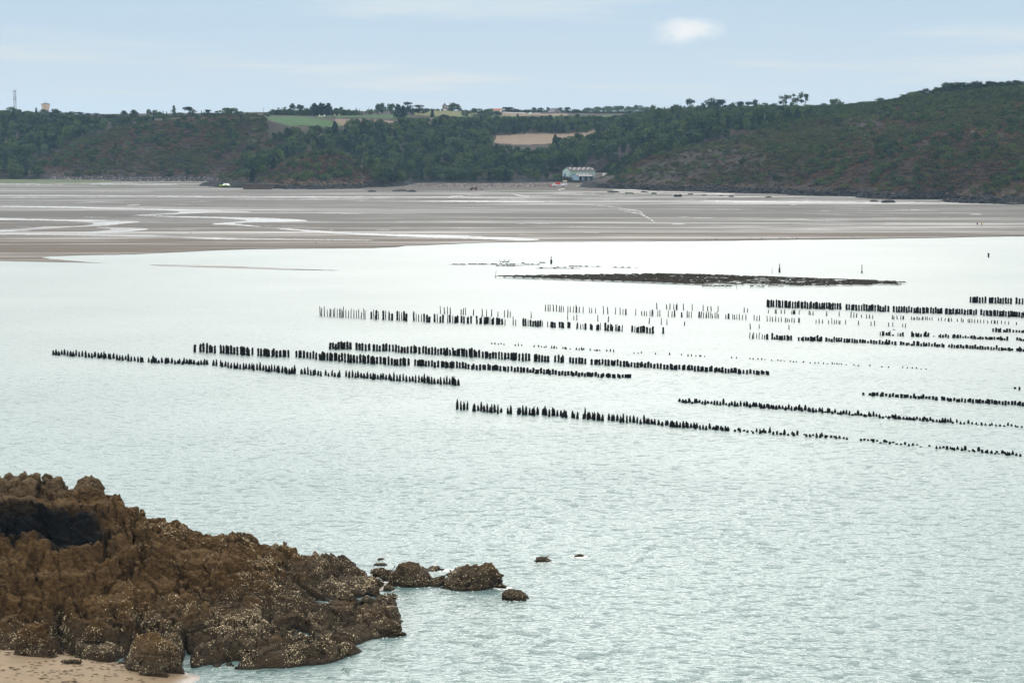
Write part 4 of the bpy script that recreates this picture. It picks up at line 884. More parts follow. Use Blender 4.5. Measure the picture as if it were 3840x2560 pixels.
def crown_mesh(kind, seed):
    """crowns with a nominal height of 10 m; returns mesh, crown base height"""
    r = np.random.default_rng(seed)
    if kind in ('round', 'pale'):
        lob = [((0, 0, 6.0), (2.9, 2.9, 2.6))]
        for i in range(13):
            a = r.uniform(0, 6.28); q = r.uniform(1.2, 3.4); z = r.uniform(1.8, 8.4); q *= 1 - 0.45 * abs(z - 5.2) / 4
            s = r.uniform(1.0, 1.75); lob.append(((q * math.cos(a), q * math.sin(a), z), (s, s, s * 0.85)))
        P = lobes_cloud(lob, 70, r); size, mat = 0.42, (LEAF if kind == 'round' else PALE)
    elif kind == 'poplar':
        lob = [((r.normal(0, .25), r.normal(0, .25), z), (0.95 * (1 - abs(z - 5.0) / 7.5) + .15,) * 2 + (1.0,)) for z in np.linspace(1.2, 9.3, 13)]
        P = lobes_cloud(lob, 60, r); size, mat = 0.34, PALE
    elif kind == 'cypress':
        lob = [((r.normal(0, .3), r.normal(0, .3), z), (1.9 * (1 - (z / 11) ** 2) + .2,) * 2 + (1.1,)) for z in np.linspace(0.8, 9.2, 12)]
        P = lobes_cloud(lob, 75, r); size, mat = 0.40, DARKL
    elif kind == 'spruce':
        P = []
        for z in np.linspace(0.8, 9.6, 15):
            rad = 2.6 * (1 - z / 10.2) + 0.12
            for b in range(11):
                a = r.uniform(0, 6.28)
                for q in np.linspace(0.15, 1, 7): P.append((rad * q * math.cos(a) + r.normal(0, .1), rad * q * math.sin(a) + r.normal(0, .1), z - 0.35 * q * rad * 0.6 + r.normal(0, .1)))
        P = np.array(P); size, mat = 0.34, DARKL
    elif kind == 'pine':
        lob = []
        for i in range(15):
            a = r.uniform(0, 6.28); z = r.uniform(2.2, 9.2); q = r.uniform(0.5, 3.2) * (1 - 0.5 * max(0, z - 6.0) / 3)
            s = r.uniform(1.1, 1.9); lob.append(((q * math.cos(a), q * math.sin(a), z), (s * 1.15, s * 1.15, s * 0.72)))
        lob.append(((0, 0, 8.6), (1.5, 1.5, 1.2)))
        P = lobes_cloud(lob, 66, r, 0.4); size, mat = 0.36, DARKL
    elif kind == 'spindly':
        lob = []
        for i in range(9):
            a = r.uniform(0, 6.28); z = r.uniform(3.6, 9.0); q = r.uniform(0.5, 2.6); s = r.uniform(0.6, 1.25)
            lob.append(((q * math.cos(a), q * math.sin(a), z), (s, s, s * 0.95)))
        P = lobes_cloud(lob, 50, r, 0.5); size, mat = 0.36, LEAF
    elif kind == 'bush':
        lob = [((r.normal(0, 1.2), r.normal(0, 1.2), r.uniform(0.8, 2.0)), (r.uniform(.8, 1.5),) * 2 + (r.uniform(.6, 1.1),)) for i in range(7)]
        P = lobes_cloud(lob, 30, r); P[:, 2] = np.maximum(P[:, 2], 0.05); size, mat = 0.34, SCRUB
    elif kind == 'heath':
        lob = [((r.normal(0, 1.5), r.normal(0, 1.5), r.uniform(0.2, 0.9)), (r.uniform(.8, 1.3),) * 2 + (r.uniform(.4, .7),)) for i in range(7)]
        P = lobes_cloud(lob, 24, r); P[:, 2] = np.maximum(P[:, 2], 0.03); size, mat = 0.30, HEATH
    elif kind == 'shrub':
        lob = [((r.normal(0, 1.0), r.normal(0, 1.0), r.uniform(1.0, 2.8)), (r.uniform(.9, 1.6),) * 2 + (r.uniform(.8, 1.3),)) for i in range(8)]
        P = lobes_cloud(lob, 34, r); P[:, 2] = np.maximum(P[:, 2], 0.05); size, mat = 0.34, LEAF
    V, Fc = leaf_cloud(P, size, r)
    return mesh_from(kind + '_crown', V, Fc, mat)
def trunk_mesh(kind, seed):
    r = random.Random(seed); mb = MB(); top = {'round': 5.5, 'pale': 5.5, 'poplar': 8, 'cypress': 7, 'spruce': 9, 'pine': 8.2, 'spindly': 7.5}.get(kind, 1.2)
    k = 1.0 if top > 2 else 0.4; px_, py_, z = 0.0, 0.0, -0.6; rad = 0.30 * k; q = None
    for i in range(5):
        nx_, ny_, nz_ = px_ + r.gauss(0, .12 * k), py_ + r.gauss(0, .12 * k), -0.6 + (top + 0.6) * (i + 1) / 5
        mb.tube((px_, py_, z), (nx_, ny_, nz_), rad, rad * 0.82, 7); px_, py_, z, rad = nx_, ny_, nz_, rad * 0.82
        if i >= 1:
            for b in range(2):
                a = r.uniform(0, 6.28); l = (1.5 + r.random() * 1.4) * k; mb.tube((px_, py_, z - 0.2), (px_ + l * math.cos(a), py_ + l * math.sin(a), z + l * 0.7), rad * 0.5, rad * 0.18, 5)
    return mesh_from(kind + '_trunk', mb.V, mb.F, BARK, True)
KINDS = ('round', 'pale', 'poplar', 'cypress', 'spruce', 'pine', 'spindly', 'bush', 'heath', 'shrub')
WID = {'round': 8.2, 'pale': 8.2, 'poplar': 2.6, 'cypress': 4.4, 'spruce': 5.2, 'pine': 8.0, 'spindly': 6.4, 'bush': 5.0, 'heath': 5.2, 'shrub': 5.0}
HGT = {'bush': 2.8, 'heath': 1.5, 'shrub': 3.8}
CR = {k: [crown_mesh(k, 31 * i + 7 * q) for i in range(4 if k in ('round', 'bush', 'heath', 'shrub') else 3)] for q, k in enumerate(KINDS)}
TR = {k: [trunk_mesh(k, 5 * q + i) for i in range(2)] for q, k in enumerate(KINDS)}
tr_rand = random.Random(21)
NAME = {'round': 'broadleaf_tree', 'pale': 'broadleaf_tree', 'poplar': 'poplar_tree', 'cypress': 'cypress_tree', 'spruce': 'spruce_tree', 'pine': 'pine_tree', 'spindly': 'bare_stemmed_tree', 'bush': 'gorse_bush', 'heath': 'heath_bush', 'shrub': 'shrub'}
def plant(kind, loc, h, wd, label, cat='tree', group=None):
    e = empty(NAME[kind], loc, tr_rand.uniform(0, 6.28)); e.scale = (wd / WID[kind], wd / WID[kind], h / HGT.get(kind, 10.0))
    link('crown', tr_rand.choice(CR[kind]), e); link('trunk' if kind not in HGT else 'stem', tr_rand.choice(TR[kind]), e)
    tag(e, label, cat, group); return e
def tree_at(kind, px, pytop, Y, wpx, label, group=None, minh=3.0):
    X = at(px, 480, Y)[0]; z = float(hterr(np.array([[X, Y]]))[0]); top = at(px, pytop, Y)[2]; h = max(minh, top - z)
    wd = wpx * Y / F * (1.35 if kind == 'pine' else 1.2)
    return plant(kind, (X, Y, top - h), h, wd, label, 'tree', group)

SK = [  # kind, px, py of the top, distance, width in px, label
 ('pale', 40, 396, 2240, 46, 'pale rounded tree in front of the lattice mast'), ('pale', 66, 402, 2230, 40, 'pale tree leaning against the one in front of the mast'), ('round', 12, 412, 2200, 40, 'broadleaf tree at the edge of the wood by the mast'),
 ('spruce', 137, 404, 2200, 20, 'dark pointed conifer beside the water tower'), ('round', 105, 414, 2210, 46, 'broadleaf tree between the mast and the water tower'), ('round', 200, 406, 2215, 62, 'domed broadleaf tree under the water tower'), ('round', 165, 408, 2210, 40, 'small broadleaf crown at the foot of the water tower'), ('round', 240, 420, 2190, 50, 'broadleaf tree sloping away from the water tower'),
 ('pine', 268, 417, 2180, 40, 'dark pine at the end of the row below the water tower'), ('pine', 300, 420, 2170, 36, 'second dark pine in the row below the water tower'), ('pine', 330, 424, 2170, 34, 'third dark pine in the row below the water tower'), ('pine', 362, 424, 2160, 30, 'fourth dark pine in the row below the water tower'), ('pine', 388, 428, 2160, 24, 'last small pine of the row below the water tower'),
 ('round', 430, 426, 2120, 34, 'pale bush like tree beside the dark clump on the brow'), ('round', 466, 413, 2110, 32, 'dark tree of the clump on the heath brow, the bushier one'), ('cypress', 503, 413, 2110, 34, 'dark tree of the clump on the heath brow, the upright one'),
 ('pale', 560, 406, 2120, 22, 'leafy poplar like tree at the start of the brow row'), ('pale', 582, 407, 2120, 24, 'leafy tree in the middle of the brow row'), ('pale', 600, 414, 2120, 20, 'leafy tree ending the brow row'), ('spruce', 612, 414, 2120, 9, 'small conifer tip beside the brow row'), ('spruce', 625, 417, 2120, 9, 'smaller conifer tip beside the brow row'),
 ('poplar', 653, 397, 2110, 14, 'slim columnar poplar alone on the skyline'), ('pine', 708, 400, 2060, 46, 'flat topped dark pine alone on the skyline'), ('spruce', 756, 414, 2060, 8, 'tiny conifer between the flat topped pine and the dark shrub'), ('pine', 780, 411, 2060, 26, 'small ragged pine on the skyline beside the flat topped pine'), ('pine', 815, 416, 2050, 26, 'low ragged pine next to the big bushy tree'),
 ('round', 862, 397, 2040, 58, 'big bushy tree on the brow before the green field'), ('round', 895, 412, 2040, 40, 'lower shoulder tree beside the big bushy tree'), ('round', 930, 420, 2010, 26, 'round tree at the corner of the green field'), ('round', 956, 419, 2005, 24, 'ragged tree overhanging the green field corner'),
 ('round', 1002, 421, 2140, 30, 'small round tree standing alone in the green field'),
 ('spindly', 1054, 400, 2220, 36, 'open crowned tree at the end of the farm trees'), ('round', 1040, 412, 2200, 30, 'broadleaf tree at the foot of the farm trees'), ('round', 1078, 410, 2200, 36, 'dark broadleaf tree before the tallest farm tree'), ('round', 1098, 386, 2210, 30, 'tall ragged tree, tallest of the farm trees'), ('round', 1126, 390, 2215, 32, 'tall tree beside the tallest farm tree'),
 ('round', 1155, 404, 2200, 36, 'lower tree linking the tall farm trees and the dark block'), ('cypress', 1178, 389, 2190, 38, 'dense dark tree block, its first part'), ('cypress', 1206, 387, 2190, 40, 'dense dark tree block, its middle part'), ('cypress', 1232, 388, 2190, 34, 'dense dark tree block, its last part'),
 ('round', 1262, 404, 2230, 30, 'tree just past the dense dark block'), ('pine', 1280, 400, 2240, 26, 'spiky tree in the line past the dark block'), ('round', 1305, 408, 2240, 32, 'low tree in the line past the dark block'), ('spruce', 1336, 405, 2260, 12, 'small conifer in the gap past the farm trees'), ('spruce', 1348, 410, 2260, 9, 'smaller conifer in the gap past the farm trees'), ('spruce', 1357, 415, 2260, 8, 'smallest conifer in the gap past the farm trees'), ('round', 1385, 414, 2270, 40, 'low bush like tree below the telegraph pole on the skyline'),
 ('pale', 1420, 384, 2280, 26, 'pale airy poplar tree in the tall pair'), ('pale', 1434, 378, 2285, 28, 'taller pale airy tree of the tall pair'), ('pale', 1468, 383, 2285, 34, 'bluish airy tree beside the tall pale pair'), ('cypress', 1492, 391, 2170, 30, 'tall dark upright tree breaking the field edge'), ('cypress', 1514, 398, 2170, 26, 'dark tree leaning on the tall upright one'),
 ('pine', 1527, 382, 2340, 44, 'dark spreading pine beside the mown field'), ('pine', 1570, 393, 2340, 50, 'wide spiky pine beside the mown field'), ('round', 1545, 410, 2310, 26, 'pale bush under the spreading pines'), ('round', 1602, 404, 2380, 26, 'round olive bush near the mown field'), ('round', 1622, 406, 2385, 22, 'round dark bush near the mown field'), ('round', 1643, 408, 2420, 14, 'small bush beside the tower house'), ('round', 1656, 410, 2420, 14, 'small hedge bush in front of the tower house'),
 ('round', 1704, 384, 2435, 46, 'large round tree beside the tower house'), ('round', 1690, 404, 2430, 28, 'lower part of the tree clump beside the tower house'), ('round', 1722, 400, 2430, 26, 'lobed tree at the far side of the tower house clump'),
 ('cypress', 1621, 416, 2260, 15, 'narrow cypress in front of the mown field'), ('cypress', 1664, 430, 2230, 42, 'very dark domed tree below the mown field'), ('round', 1703, 434, 2240, 26, 'grey green round tree below the mown field'),
 ('pale', 1750, 406, 2280, 40, 'pale leafy copse tree at the side near the tower house'), ('pale', 1790, 402, 2290, 46, 'pale leafy copse tree in the middle'), ('pale', 1835, 401, 2290, 46, 'pale feathery copse tree, the tallest'), ('pale', 1868, 412, 2280, 36, 'pale leafy copse tree by the bale field'), ('pale', 1815, 420, 2260, 50, 'pale copse tree lower on the slope'),
 ('round', 1904, 398, 2480, 42, 'dark round tree rising behind the bale field'), ('round', 1936, 408, 2500, 34, 'hedge tree behind the bale field'), ('round', 1975, 411, 2500, 36, 'low hedge tree behind the bale field'), ('round', 2003, 402, 2490, 22, 'hedge tree with a raised crown behind the green dome'), ('round', 2028, 403, 2490, 28, 'square topped hedge tree near the barn'), ('round', 2056, 401, 2490, 16, 'small tuft tree in the hedge near the barn'), ('round', 2100, 402, 2480, 28, 'tree close behind the grey barn'), ('round', 2128, 401, 2480, 26, 'tree at the far side of the grey barn'), ('round', 2160, 408, 2470, 32, 'last hedge tree before the pale wood'),
 ('spruce', 2064, 431, 2220, 34, 'dark pyramid conifer below the grey barn'), ('spruce', 2106, 430, 2230, 24, 'smaller dark conifer below the grey barn'), ('spruce', 1941, 428, 2190, 26, 'dark tall spruce below the bale field'), ('spruce', 1925, 440, 2180, 22, 'lesser spruce below the bale field'), ('cypress', 2165, 428, 2220, 30, 'dark dome tree past the small conifers'),
 ('pale', 2205, 400, 2850, 40, 'far pale wood tree at the barn end'), ('pale', 2240, 396, 2860, 46, 'far pale wood tree'), ('pale', 2280, 392, 2870, 46, 'far pale wood tree with the rounder top'), ('pale', 2320, 393, 2870, 46, 'far pale wood tree in the middle'), ('pale', 2360, 393, 2860, 44, 'far pale wood tree just past the middle'), ('pale', 2395, 390, 2860, 40, 'far pale wood tree, the tallest'), ('pale', 2425, 396, 2850, 36, 'far pale wood tree by the conifer hedge'),
] + [('spruce', 2440 + 13 * i, 400 + (i * 37 % 7) - 0.25 * i, 2120, 14, 'dark conifer in the saw toothed skyline hedge', 'conifers of the saw toothed hedge') for i in range(10)] + [
 ('pine', 2585, 370, 2080, 44, 'tall tiered pine at the end of the saw toothed hedge'), ('pine', 2634, 384, 2060, 26, 'small pine between the tiered pine and the great pine'), ('pine', 2670, 364, 2050, 46, 'great dark pine on the skyline, its main crown'), ('pine', 2700, 372, 2045, 44, 'great dark pine on the skyline, its lower crown'), ('round', 2745, 382, 2040, 36, 'round tree next to the great pine'), ('pine', 2775, 380, 2030, 34, 'ragged pine next to the great pine'), ('pine', 2805, 381, 2020, 34, 'ragged pine before the flat topped one'), ('pine', 2832, 371, 2000, 32, 'flat topped pine before the bare stemmed trees'), ('round', 2862, 384, 1990, 38, 'domed tree before the bare stemmed trees'), ('round', 2895, 388, 1980, 36, 'low domed tree before the bare stemmed trees'),
 ('spindly', 2940, 349, 1960, 46, 'bare stemmed tree with a ragged crown, first of three'), ('spindly', 2986, 343, 1960, 42, 'bare stemmed tree with a full crown, second of three'), ('spindly', 3018, 346, 1960, 38, 'bare stemmed tree with hanging tufts, third of three'),
 ('pale', 3132, 364, 1880, 56, 'thin see through tree on the skyline past the bare stemmed trees'), ('round', 3195, 384, 1850, 40, 'low dark tree past the see through tree'), ('round', 3240, 378, 1830, 50, 'domed dark tree past the see through tree'), ('pine', 3301, 366, 1820, 38, 'dark crested tree alone on the skyline past the bare stemmed trees'), ('pine', 3365, 378, 1790, 30, 'flat spreading shrub like pine on the skyline past the bare stemmed trees'),
 ('round', 3412, 345, 1760, 50, 'big leafy tree on the brow before the hilltop pines, its wide side'), ('round', 3444, 337, 1755, 44, 'big leafy tree on the brow before the hilltop pines, its tall side'), ('pine', 3490, 345, 1730, 40, 'pine at the start of the hilltop pines'), ('pine', 3512, 327, 1730, 38, 'pointed pine, second of the hilltop pines'), ('pine', 3546, 309, 1725, 48, 'broad pine, third of the hilltop pines'), ('pine', 3584, 306, 1720, 48, 'broad pine, fourth of the hilltop pines'), ('pine', 3622, 320, 1715, 36, 'low pine in the dip of the hilltop pines'), ('pine', 3658, 302, 1710, 44, 'spiky pine past the dip of the hilltop pines'), ('pine', 3706, 304, 1700, 44, 'pine in the later half of the hilltop pines'), ('pine', 3752, 305, 1695, 42, 'pine near the end of the hilltop pines'), ('pine', 3780, 302, 1690, 42, 'pine next to last of the hilltop pines'), ('pine', 3822, 306, 1685, 46, 'last of the hilltop pines'), ('pine', 3870, 304, 1680, 46, 'pine past the last hilltop pine'),
 ('round', 3460, 382, 1690, 60, 'dark round tree on the slope below the big leafy tree'), ('round', 3620, 352, 1660, 60, 'leafy tree under the hilltop pines'), ('round', 3800, 335, 1640, 56, 'leafy tree low under the last hilltop pines'), ('pale', 130, 615, 1905, 50, 'yellowish tree at the marsh edge below the water tower wood'), ('pale', 170, 600, 1915, 55, 'taller yellowish tree at the marsh edge'), ('pale', 220, 590, 1920, 55, 'yellow green tree behind the marsh edge trees'),
 ('pine', 2620, 490, 1740, 90, 'dark cedar crown above the bare cliff, first of the cedar clump'), ('pine', 2690, 478, 1745, 100, 'dark cedar crown above the bare cliff, middle of the clump'), ('pine', 2750, 482, 1740, 80, 'dark cedar crown above the bare cliff, last of the clump'), ('pine', 2420, 556, 1735, 76, 'dark spreading pine at the foot of the wooded spur'), ('pine', 2380, 565, 1740, 50, 'smaller spreading pine at the foot of the wooded spur')]
rs = random.Random(88)
for i in range(34): SK.append((rs.choice(('round', 'round', 'pine')), 2440 + i * 14 + rs.uniform(-5, 5), 397 + rs.uniform(-9, 7), 1990 + rs.uniform(0, 60), rs.uniform(24, 40), 'tree of the close skyline canopy around the great pine', 'trees of the canopy around the great pine'))
for i in range(36): x_ = 3390 + i * 13.5; SK.append((rs.choice(('round', 'pine', 'pine')), x_, float(np.interp(x_, [3390, 3500, 3580, 3860], [352, 332, 312, 307])) + rs.uniform(-8, 8), 1700 + rs.uniform(0, 30), rs.uniform(28, 46), 'tree filling in between the hilltop pines', 'trees filling in between the hilltop pines'))
for i in range(24): SK.append(('round', 1020 + i * 13.5, 411 + rs.uniform(-8, 5), 2215 + rs.uniform(0, 30), rs.uniform(22, 34), 'low tree in the belt of farm trees', 'low trees in the farm belt'))
for i in range(26): SK.append(('round', 2905 + i * 18, float(np.interp(2905 + i * 18, [2900, 3150, 3390], [390, 390, 376])) + rs.uniform(-6, 6), 1880 + rs.uniform(0, 40), rs.uniform(26, 42), 'low tree of the skyline thicket past the bare stemmed trees', 'low trees of the skyline thicket'))
for i in range(26): SK.append((rs.choice(('round', 'round', 'pine')), 405 + i * 21, 428 + rs.uniform(-8, 6), 2070 + rs.uniform(0, 30), rs.uniform(22, 36), 'low tree in the thin belt along the heath brow', 'low trees along the heath brow'))
for t_ in SK: tree_at(*t_[:6], group=t_[6] if len(t_) > 6 else None)

# woods: positions over the hills, sorted into woodland and open slope
FIELDS = [[(960,480),(1330,476),(1360,460),(1200,447),(1100,434),(960,434)],[(1180,455),(1530,450),(1560,424),(1180,428)],[(1250,466),(1500,472),(1500,450),(1240,450)],[(1530,444),(1800,442),(1800,412),(1640,410),(1540,420)],[(1860,440),(2150,440),(2120,420),(1860,420)],[(1700,455),(2330,458),(2330,430),(1700,436)],[(1815,540),(1960,556),(2165,540),(2330,514),(2230,500),(1990,502),(1850,508)]]
# keep the view to each field open: no tall trees on the ground just below it
SIGHT = [[(960,500),(1240,500),(1340,480),(1340,430),(960,430)],[(1500,462),(1330,470),(1240,466),(1240,440),(1500,440)],[(1580,460),(1560,436),(1780,436),(1740,455)],[(1890,455),(1890,430),(2330,430),(2250,458)],[(1840,578),(1960,588),(2080,578),(2080,530),(1840,520)]]
LEFT_SLOPE = [(270,700),(110,640),(190,580),(300,520),(480,470),(700,445),(990,425),(1010,520),(1080,560),(940,620),(900,700)]
RIGHT_SLOPE = [(2265,705),(2330,640),(2440,590),(2620,545),(2760,520),(2950,455),(3150,425),(3400,400),(3640,362),(3860,338),(4800,300),(4800,800),(2300,720)]
R_TOP = [(2560,440),(2760,398),(2900,392),(3100,392),(3400,358),(3860,300),(4200,290),(4200,345),(3400,430),(3100,450),(2800,490)]
KNOLL = [(900,715),(1000,650),(1080,600),(1150,575),(1250,560),(1330,590),(1390,640),(1400,715)]
r = np.random.default_rng(77)
def scatter(n, x0, x1, y0, y1): return np.column_stack([r.uniform(x0, x1, n), r.uniform(y0, y1, n)])
def thin_out(P, rad):
    keep = []; cell = {}
    for i, (x, y) in enumerate(P):
        k = (int(x // rad), int(y // rad)); ok = True
        for a in (-1, 0, 1):
            for b in (-1, 0, 1):
                for j in cell.get((k[0] + a, k[1] + b), ()):
                    if (P[j][0] - x) ** 2 + (P[j][1] - y) ** 2 < rad * rad: ok = False
        if ok: cell.setdefault(k, []).append(i); keep.append(i)
    return P[keep]
P = thin_out(scatter(26000, -620, 560, 1650, 2320), 5.0); z = hterr(P); px = project(np.column_stack([P, z]))
open_ = inpoly(px, LEFT_SLOPE) | inpoly(px, RIGHT_SLOPE) | inpoly(px, KNOLL)
for f_ in FIELDS + SIGHT: open_ |= inpoly(px, f_)
SHED_X = (at(2080, 650, 1700)[0] - 4, at(2290, 650, 1700)[0] + 2)
open_ |= (P[:, 0] > SHED_X[0]) & (P[:, 0] < SHED_X[1]) & (P[:, 1] < 1822)
wood = (~open_) & (z > 2.2) & (px[:, 0] > -250) & (px[:, 0] < 4100) & ~((px[:, 0] > 2600) & (P[:, 1] < 1700))
wood &= ~((px[:, 0] < 400) & (P[:, 1] < 1865)); wood &= ~((px[:, 1] < 452) & (px[:, 0] > 940) & (px[:, 0] < 2330))
WP = P[wood]; WZ = z[wood]; Wpx = px[wood]
hh = r.normal(8.6, 1.7, len(WP)).clip(5, 13); ww = (hh * r.uniform(0.75, 1.05, len(WP))).clip(5, 11.5)
near_field = np.zeros(len(WP), bool)
sky_y = np.interp(Wpx[:, 0], [-300,0,250,400,500,700,850,1000,1340,2330,2435,2560,2800,2900,3100,3250,3400,3500,3700,3840,4100], [415,415,425,440,440,434,428,446,442,430,412,403,396,400,404,396,388,352,328,320,318])
pxm = WP[:, 1] / F
hh = np.minimum(hh, (Wpx[:, 1] - sky_y) * pxm)              # no crown of the mass stands above the skyline
okh = hh > 3.0; WP, WZ, Wpx, hh, ww = WP[okh], WZ[okh], Wpx[okh], hh[okh], np.minimum(ww[okh], hh[okh] * 1.3)
knd = np.where(r.random(len(WP)) < 0.10, 'cypress', np.where(r.random(len(WP)) < 0.10, 'pale', 'round'))
order = np.argsort(-(hh * ww / WP[:, 1] ** 2) * np.where(WP[:, 1] < 1900, 3.0, 1.0)); inframe = (Wpx[:, 0] > 10) & (Wpx[:, 0] < 3830)
single = set([i for i in order if inframe[i]][:135])
def zone(x, y):
    if x < 420: return 'wood below the water tower'
    if x < 1400: return 'wood between the brow and the rocky knoll'
    if x < 1950: return 'valley wood above the boulder bank'
    if x < 2330: return 'wood behind the pale green shed'
    return 'wood climbing the spur above the sheds'
TL = {'round': 'rounded green broadleaf tree in the ', 'pale': 'paler yellow green tree in the ', 'cypress': 'darker upright tree in the '}
rest_t = {k: [] for k in ('round', 'pale', 'cypress')}
for i in range(len(WP)):
    k = str(knd[i]); wd = ww[i] * (0.6 if k == 'cypress' else 1)
    if i in single:
        plant(k, (WP[i, 0], WP[i, 1], WZ[i] - 0.2), hh[i], wd, TL[k] + zone(*Wpx[i]), 'tree', TL[k].strip() + ' ' + zone(*Wpx[i]))
    else: rest_t[k].append((WP[i, 0], WP[i, 1], WZ[i] - 0.2, wd / WID[k], hh[i] / 10.0))

def instanced(name, label, kind, data, parts, cat):
    """one mass of vegetation: copies of a few crowns on points"""
    D = np.array(data); me = bpy.data.meshes.new(name); me.vertices.add(len(D)); me.vertices.foreach_set('co', D[:, :3].astype(np.float32).ravel())
    set_attr(me, 'wid', D[:, 3]); set_attr(me, 'hgt', D[:, 4]); set_attr(me, 'rz', r.uniform(0, 6.28, len(D)))
    o = link(name, me); tag(o, label, cat, kind='stuff')
    g = bpy.data.node_groups.new(name, 'GeometryNodeTree')
    g.interface.new_socket('Geometry', in_out='INPUT', socket_type='NodeSocketGeometry'); g.interface.new_socket('Geometry', in_out='OUTPUT', socket_type='NodeSocketGeometry')
    gi, go = g.nodes.new('NodeGroupInput'), g.nodes.new('NodeGroupOutput')
    jn = g.nodes.new('GeometryNodeJoinGeometry')
    for ob in parts:
        oi = g.nodes.new('GeometryNodeObjectInfo'); oi.transform_space = 'ORIGINAL'; oi.inputs['Object'].default_value = ob; oi.inputs['As Instance'].default_value = True
        g.links.new(oi.outputs['Geometry'], jn.inputs[0])
    ip = g.nodes.new('GeometryNodeInstanceOnPoints'); ip.inputs['Pick Instance'].default_value = True
    rv = g.nodes.new('FunctionNodeRandomValue'); rv.data_type = 'INT'
    for s_ in rv.inputs:
        if s_.name == 'Max' and s_.type == 'INT': s_.default_value = len(parts) - 1
        if s_.name == 'Min' and s_.type == 'INT': s_.default_value = 0
    def na(n_):
        q = g.nodes.new('GeometryNodeInputNamedAttribute'); q.data_type = 'FLOAT'; q.inputs['Name'].default_value = n_; return q.outputs['Attribute']
    cx = g.nodes.new('ShaderNodeCombineXYZ'); wv = na('wid'); g.links.new(wv, cx.inputs[0]); g.links.new(wv, cx.inputs[1]); g.links.new(na('hgt'), cx.inputs[2])
    cr_ = g.nodes.new('ShaderNodeCombineXYZ'); g.links.new(na('rz'), cr_.inputs[2])
    g.links.new(gi.outputs[0], ip.inputs['Points']); g.links.new(jn.outputs[0], ip.inputs['Instance'])
    g.links.new([s_ for s_ in rv.outputs if s_.type == 'INT'][0], ip.inputs['Instance Index'])
    g.links.new(cr_.outputs[0], ip.inputs['Rotation']); g.links.new(cx.outputs[0], ip.inputs['Scale']); g.links.new(ip.outputs[0], go.inputs[0])
    md = o.modifiers.new('mass', 'NODES'); md.node_group = g
    return o
def find_parts(kind):                          # crowns of trees already standing in the scene serve as the pattern
    out = []
    for m_ in CR[kind]:
        for ob in COL.objects:
            if ob.data is m_ and ob.name.startswith('crown'): out.append(ob); break
    return out

# open slopes: bushes, heath and single shrubs
Q = np.vstack([scatter(60000, -520, -60, 1600, 2040), scatter(200000, 50, 640, 1230, 2000)])
zq = hterr(Q); pq = project(np.column_stack([Q, zq]))
topq = inpoly(pq, R_TOP)
okq = (inpoly(pq, LEFT_SLOPE) | topq | inpoly(pq, RIGHT_SLOPE) | inpoly(pq, KNOLL)) & (zq > 4.6) & (pq[:, 0] > -300) & (pq[:, 0] < 4150)
Q, zq, pq, topq = Q[okq], zq[okq], pq[okq], topq[okq]
nq = fbm(np.column_stack([Q / 42.0, np.zeros(len(Q))]), 3); nq2 = vnoise(np.column_stack([Q / 13.0, np.ones(len(Q))]))
bare = inpoly(pq, [(2340,660),(2450,600),(2560,570),(2700,545),(2860,545),(2880,600),(2760,640),(2600,670),(2420,700)]) | inpoly(pq, [(3160,455),(3230,420),(3330,440),(3300,480),(3180,490)])
low = np.clip((zq - 4.6) / 7, 0, 1)
dens = np.where(bare, 0.22, 0.92) * (0.35 + 0.65 * low) * np.clip(0.75 + 0.5 * nq2, 0.2, 1)
pick = r.random(len(Q)) < dens; Q, zq, pq, nq, nq2, topq = Q[pick], zq[pick], pq[pick], nq[pick], nq2[pick], topq[pick]
kq = np.where(topq & (r.random(len(Q)) < 0.5), 'shrub', np.where(nq + 0.35 * r.normal(size=len(Q)) > 0.20, 'bush', np.where(r.random(len(Q)) < 0.06 + 0.16 * (nq2 > 0.25), 'shrub', 'heath')))
HZ = {'bush': 'green gorse bush', 'heath': 'brown heath bush', 'shrub': 'dark leafy shrub'}
def slope_name(x):
    return 'on the heath slope above the grey rubble' if x < 900 else 'on the rocky knoll' if x < 1420 else 'on the heath cliff above the black rocks'
for k in ('bush', 'heath', 'shrub'):
    idx = np.where(kq == k)[0]; s_ = r.uniform(0.35, 0.95, len(idx)) if k != 'shrub' else r.uniform(0.55, 1.35, len(idx))
    s_ = np.where(topq[idx], np.minimum(s_, 0.75), s_); wh = s_ * r.uniform(0.7, 1.05, len(idx))
    size_ = s_ / Q[idx, 1]; infr = (pq[idx, 0] > 5) & (pq[idx, 0] < 3835)
    n_single = {'bush': 40, 'heath': 12, 'shrub': 150}[k]
    chosen = set(np.argsort(-np.where(infr, size_, 0))[:n_single].tolist()); data = []
    for j, i in enumerate(idx):
        if j in chosen: plant(k, (Q[i, 0], Q[i, 1], zq[i] - 0.15), wh[j] * HGT[k], s_[j] * WID[k], 'large ' + HZ[k] + ' ' + slope_name(pq[i, 0]), 'bush', 'large ' + HZ[k] + ' set ' + slope_name(pq[i, 0]))
        else: data.append((Q[i, 0], Q[i, 1], zq[i] - 0.2, s_[j], wh[j]))
    instanced({'bush': 'gorse_scrub', 'heath': 'heath_scrub', 'shrub': 'shrub_cover'}[k], {'bush': 'green gorse scrub covering the heath slopes', 'heath': 'brown heather and bracken cover of the slopes', 'shrub': 'dark leafy shrubs scattered over the slopes'}[k], k, data, find_parts(k), 'scrub')
for k, lab in (('round', 'mass of broadleaf woodland filling the far valley'), ('pale', 'paler trees mixed through the far woodland'), ('cypress', 'dark trees mixed through the far woodland')):
    if rest_t[k]: instanced('woodland', lab, k, rest_t[k], find_parts(k), 'wood')
print('TREES', len(SK), len(WP), len(single), 'SCRUB', len(Q))

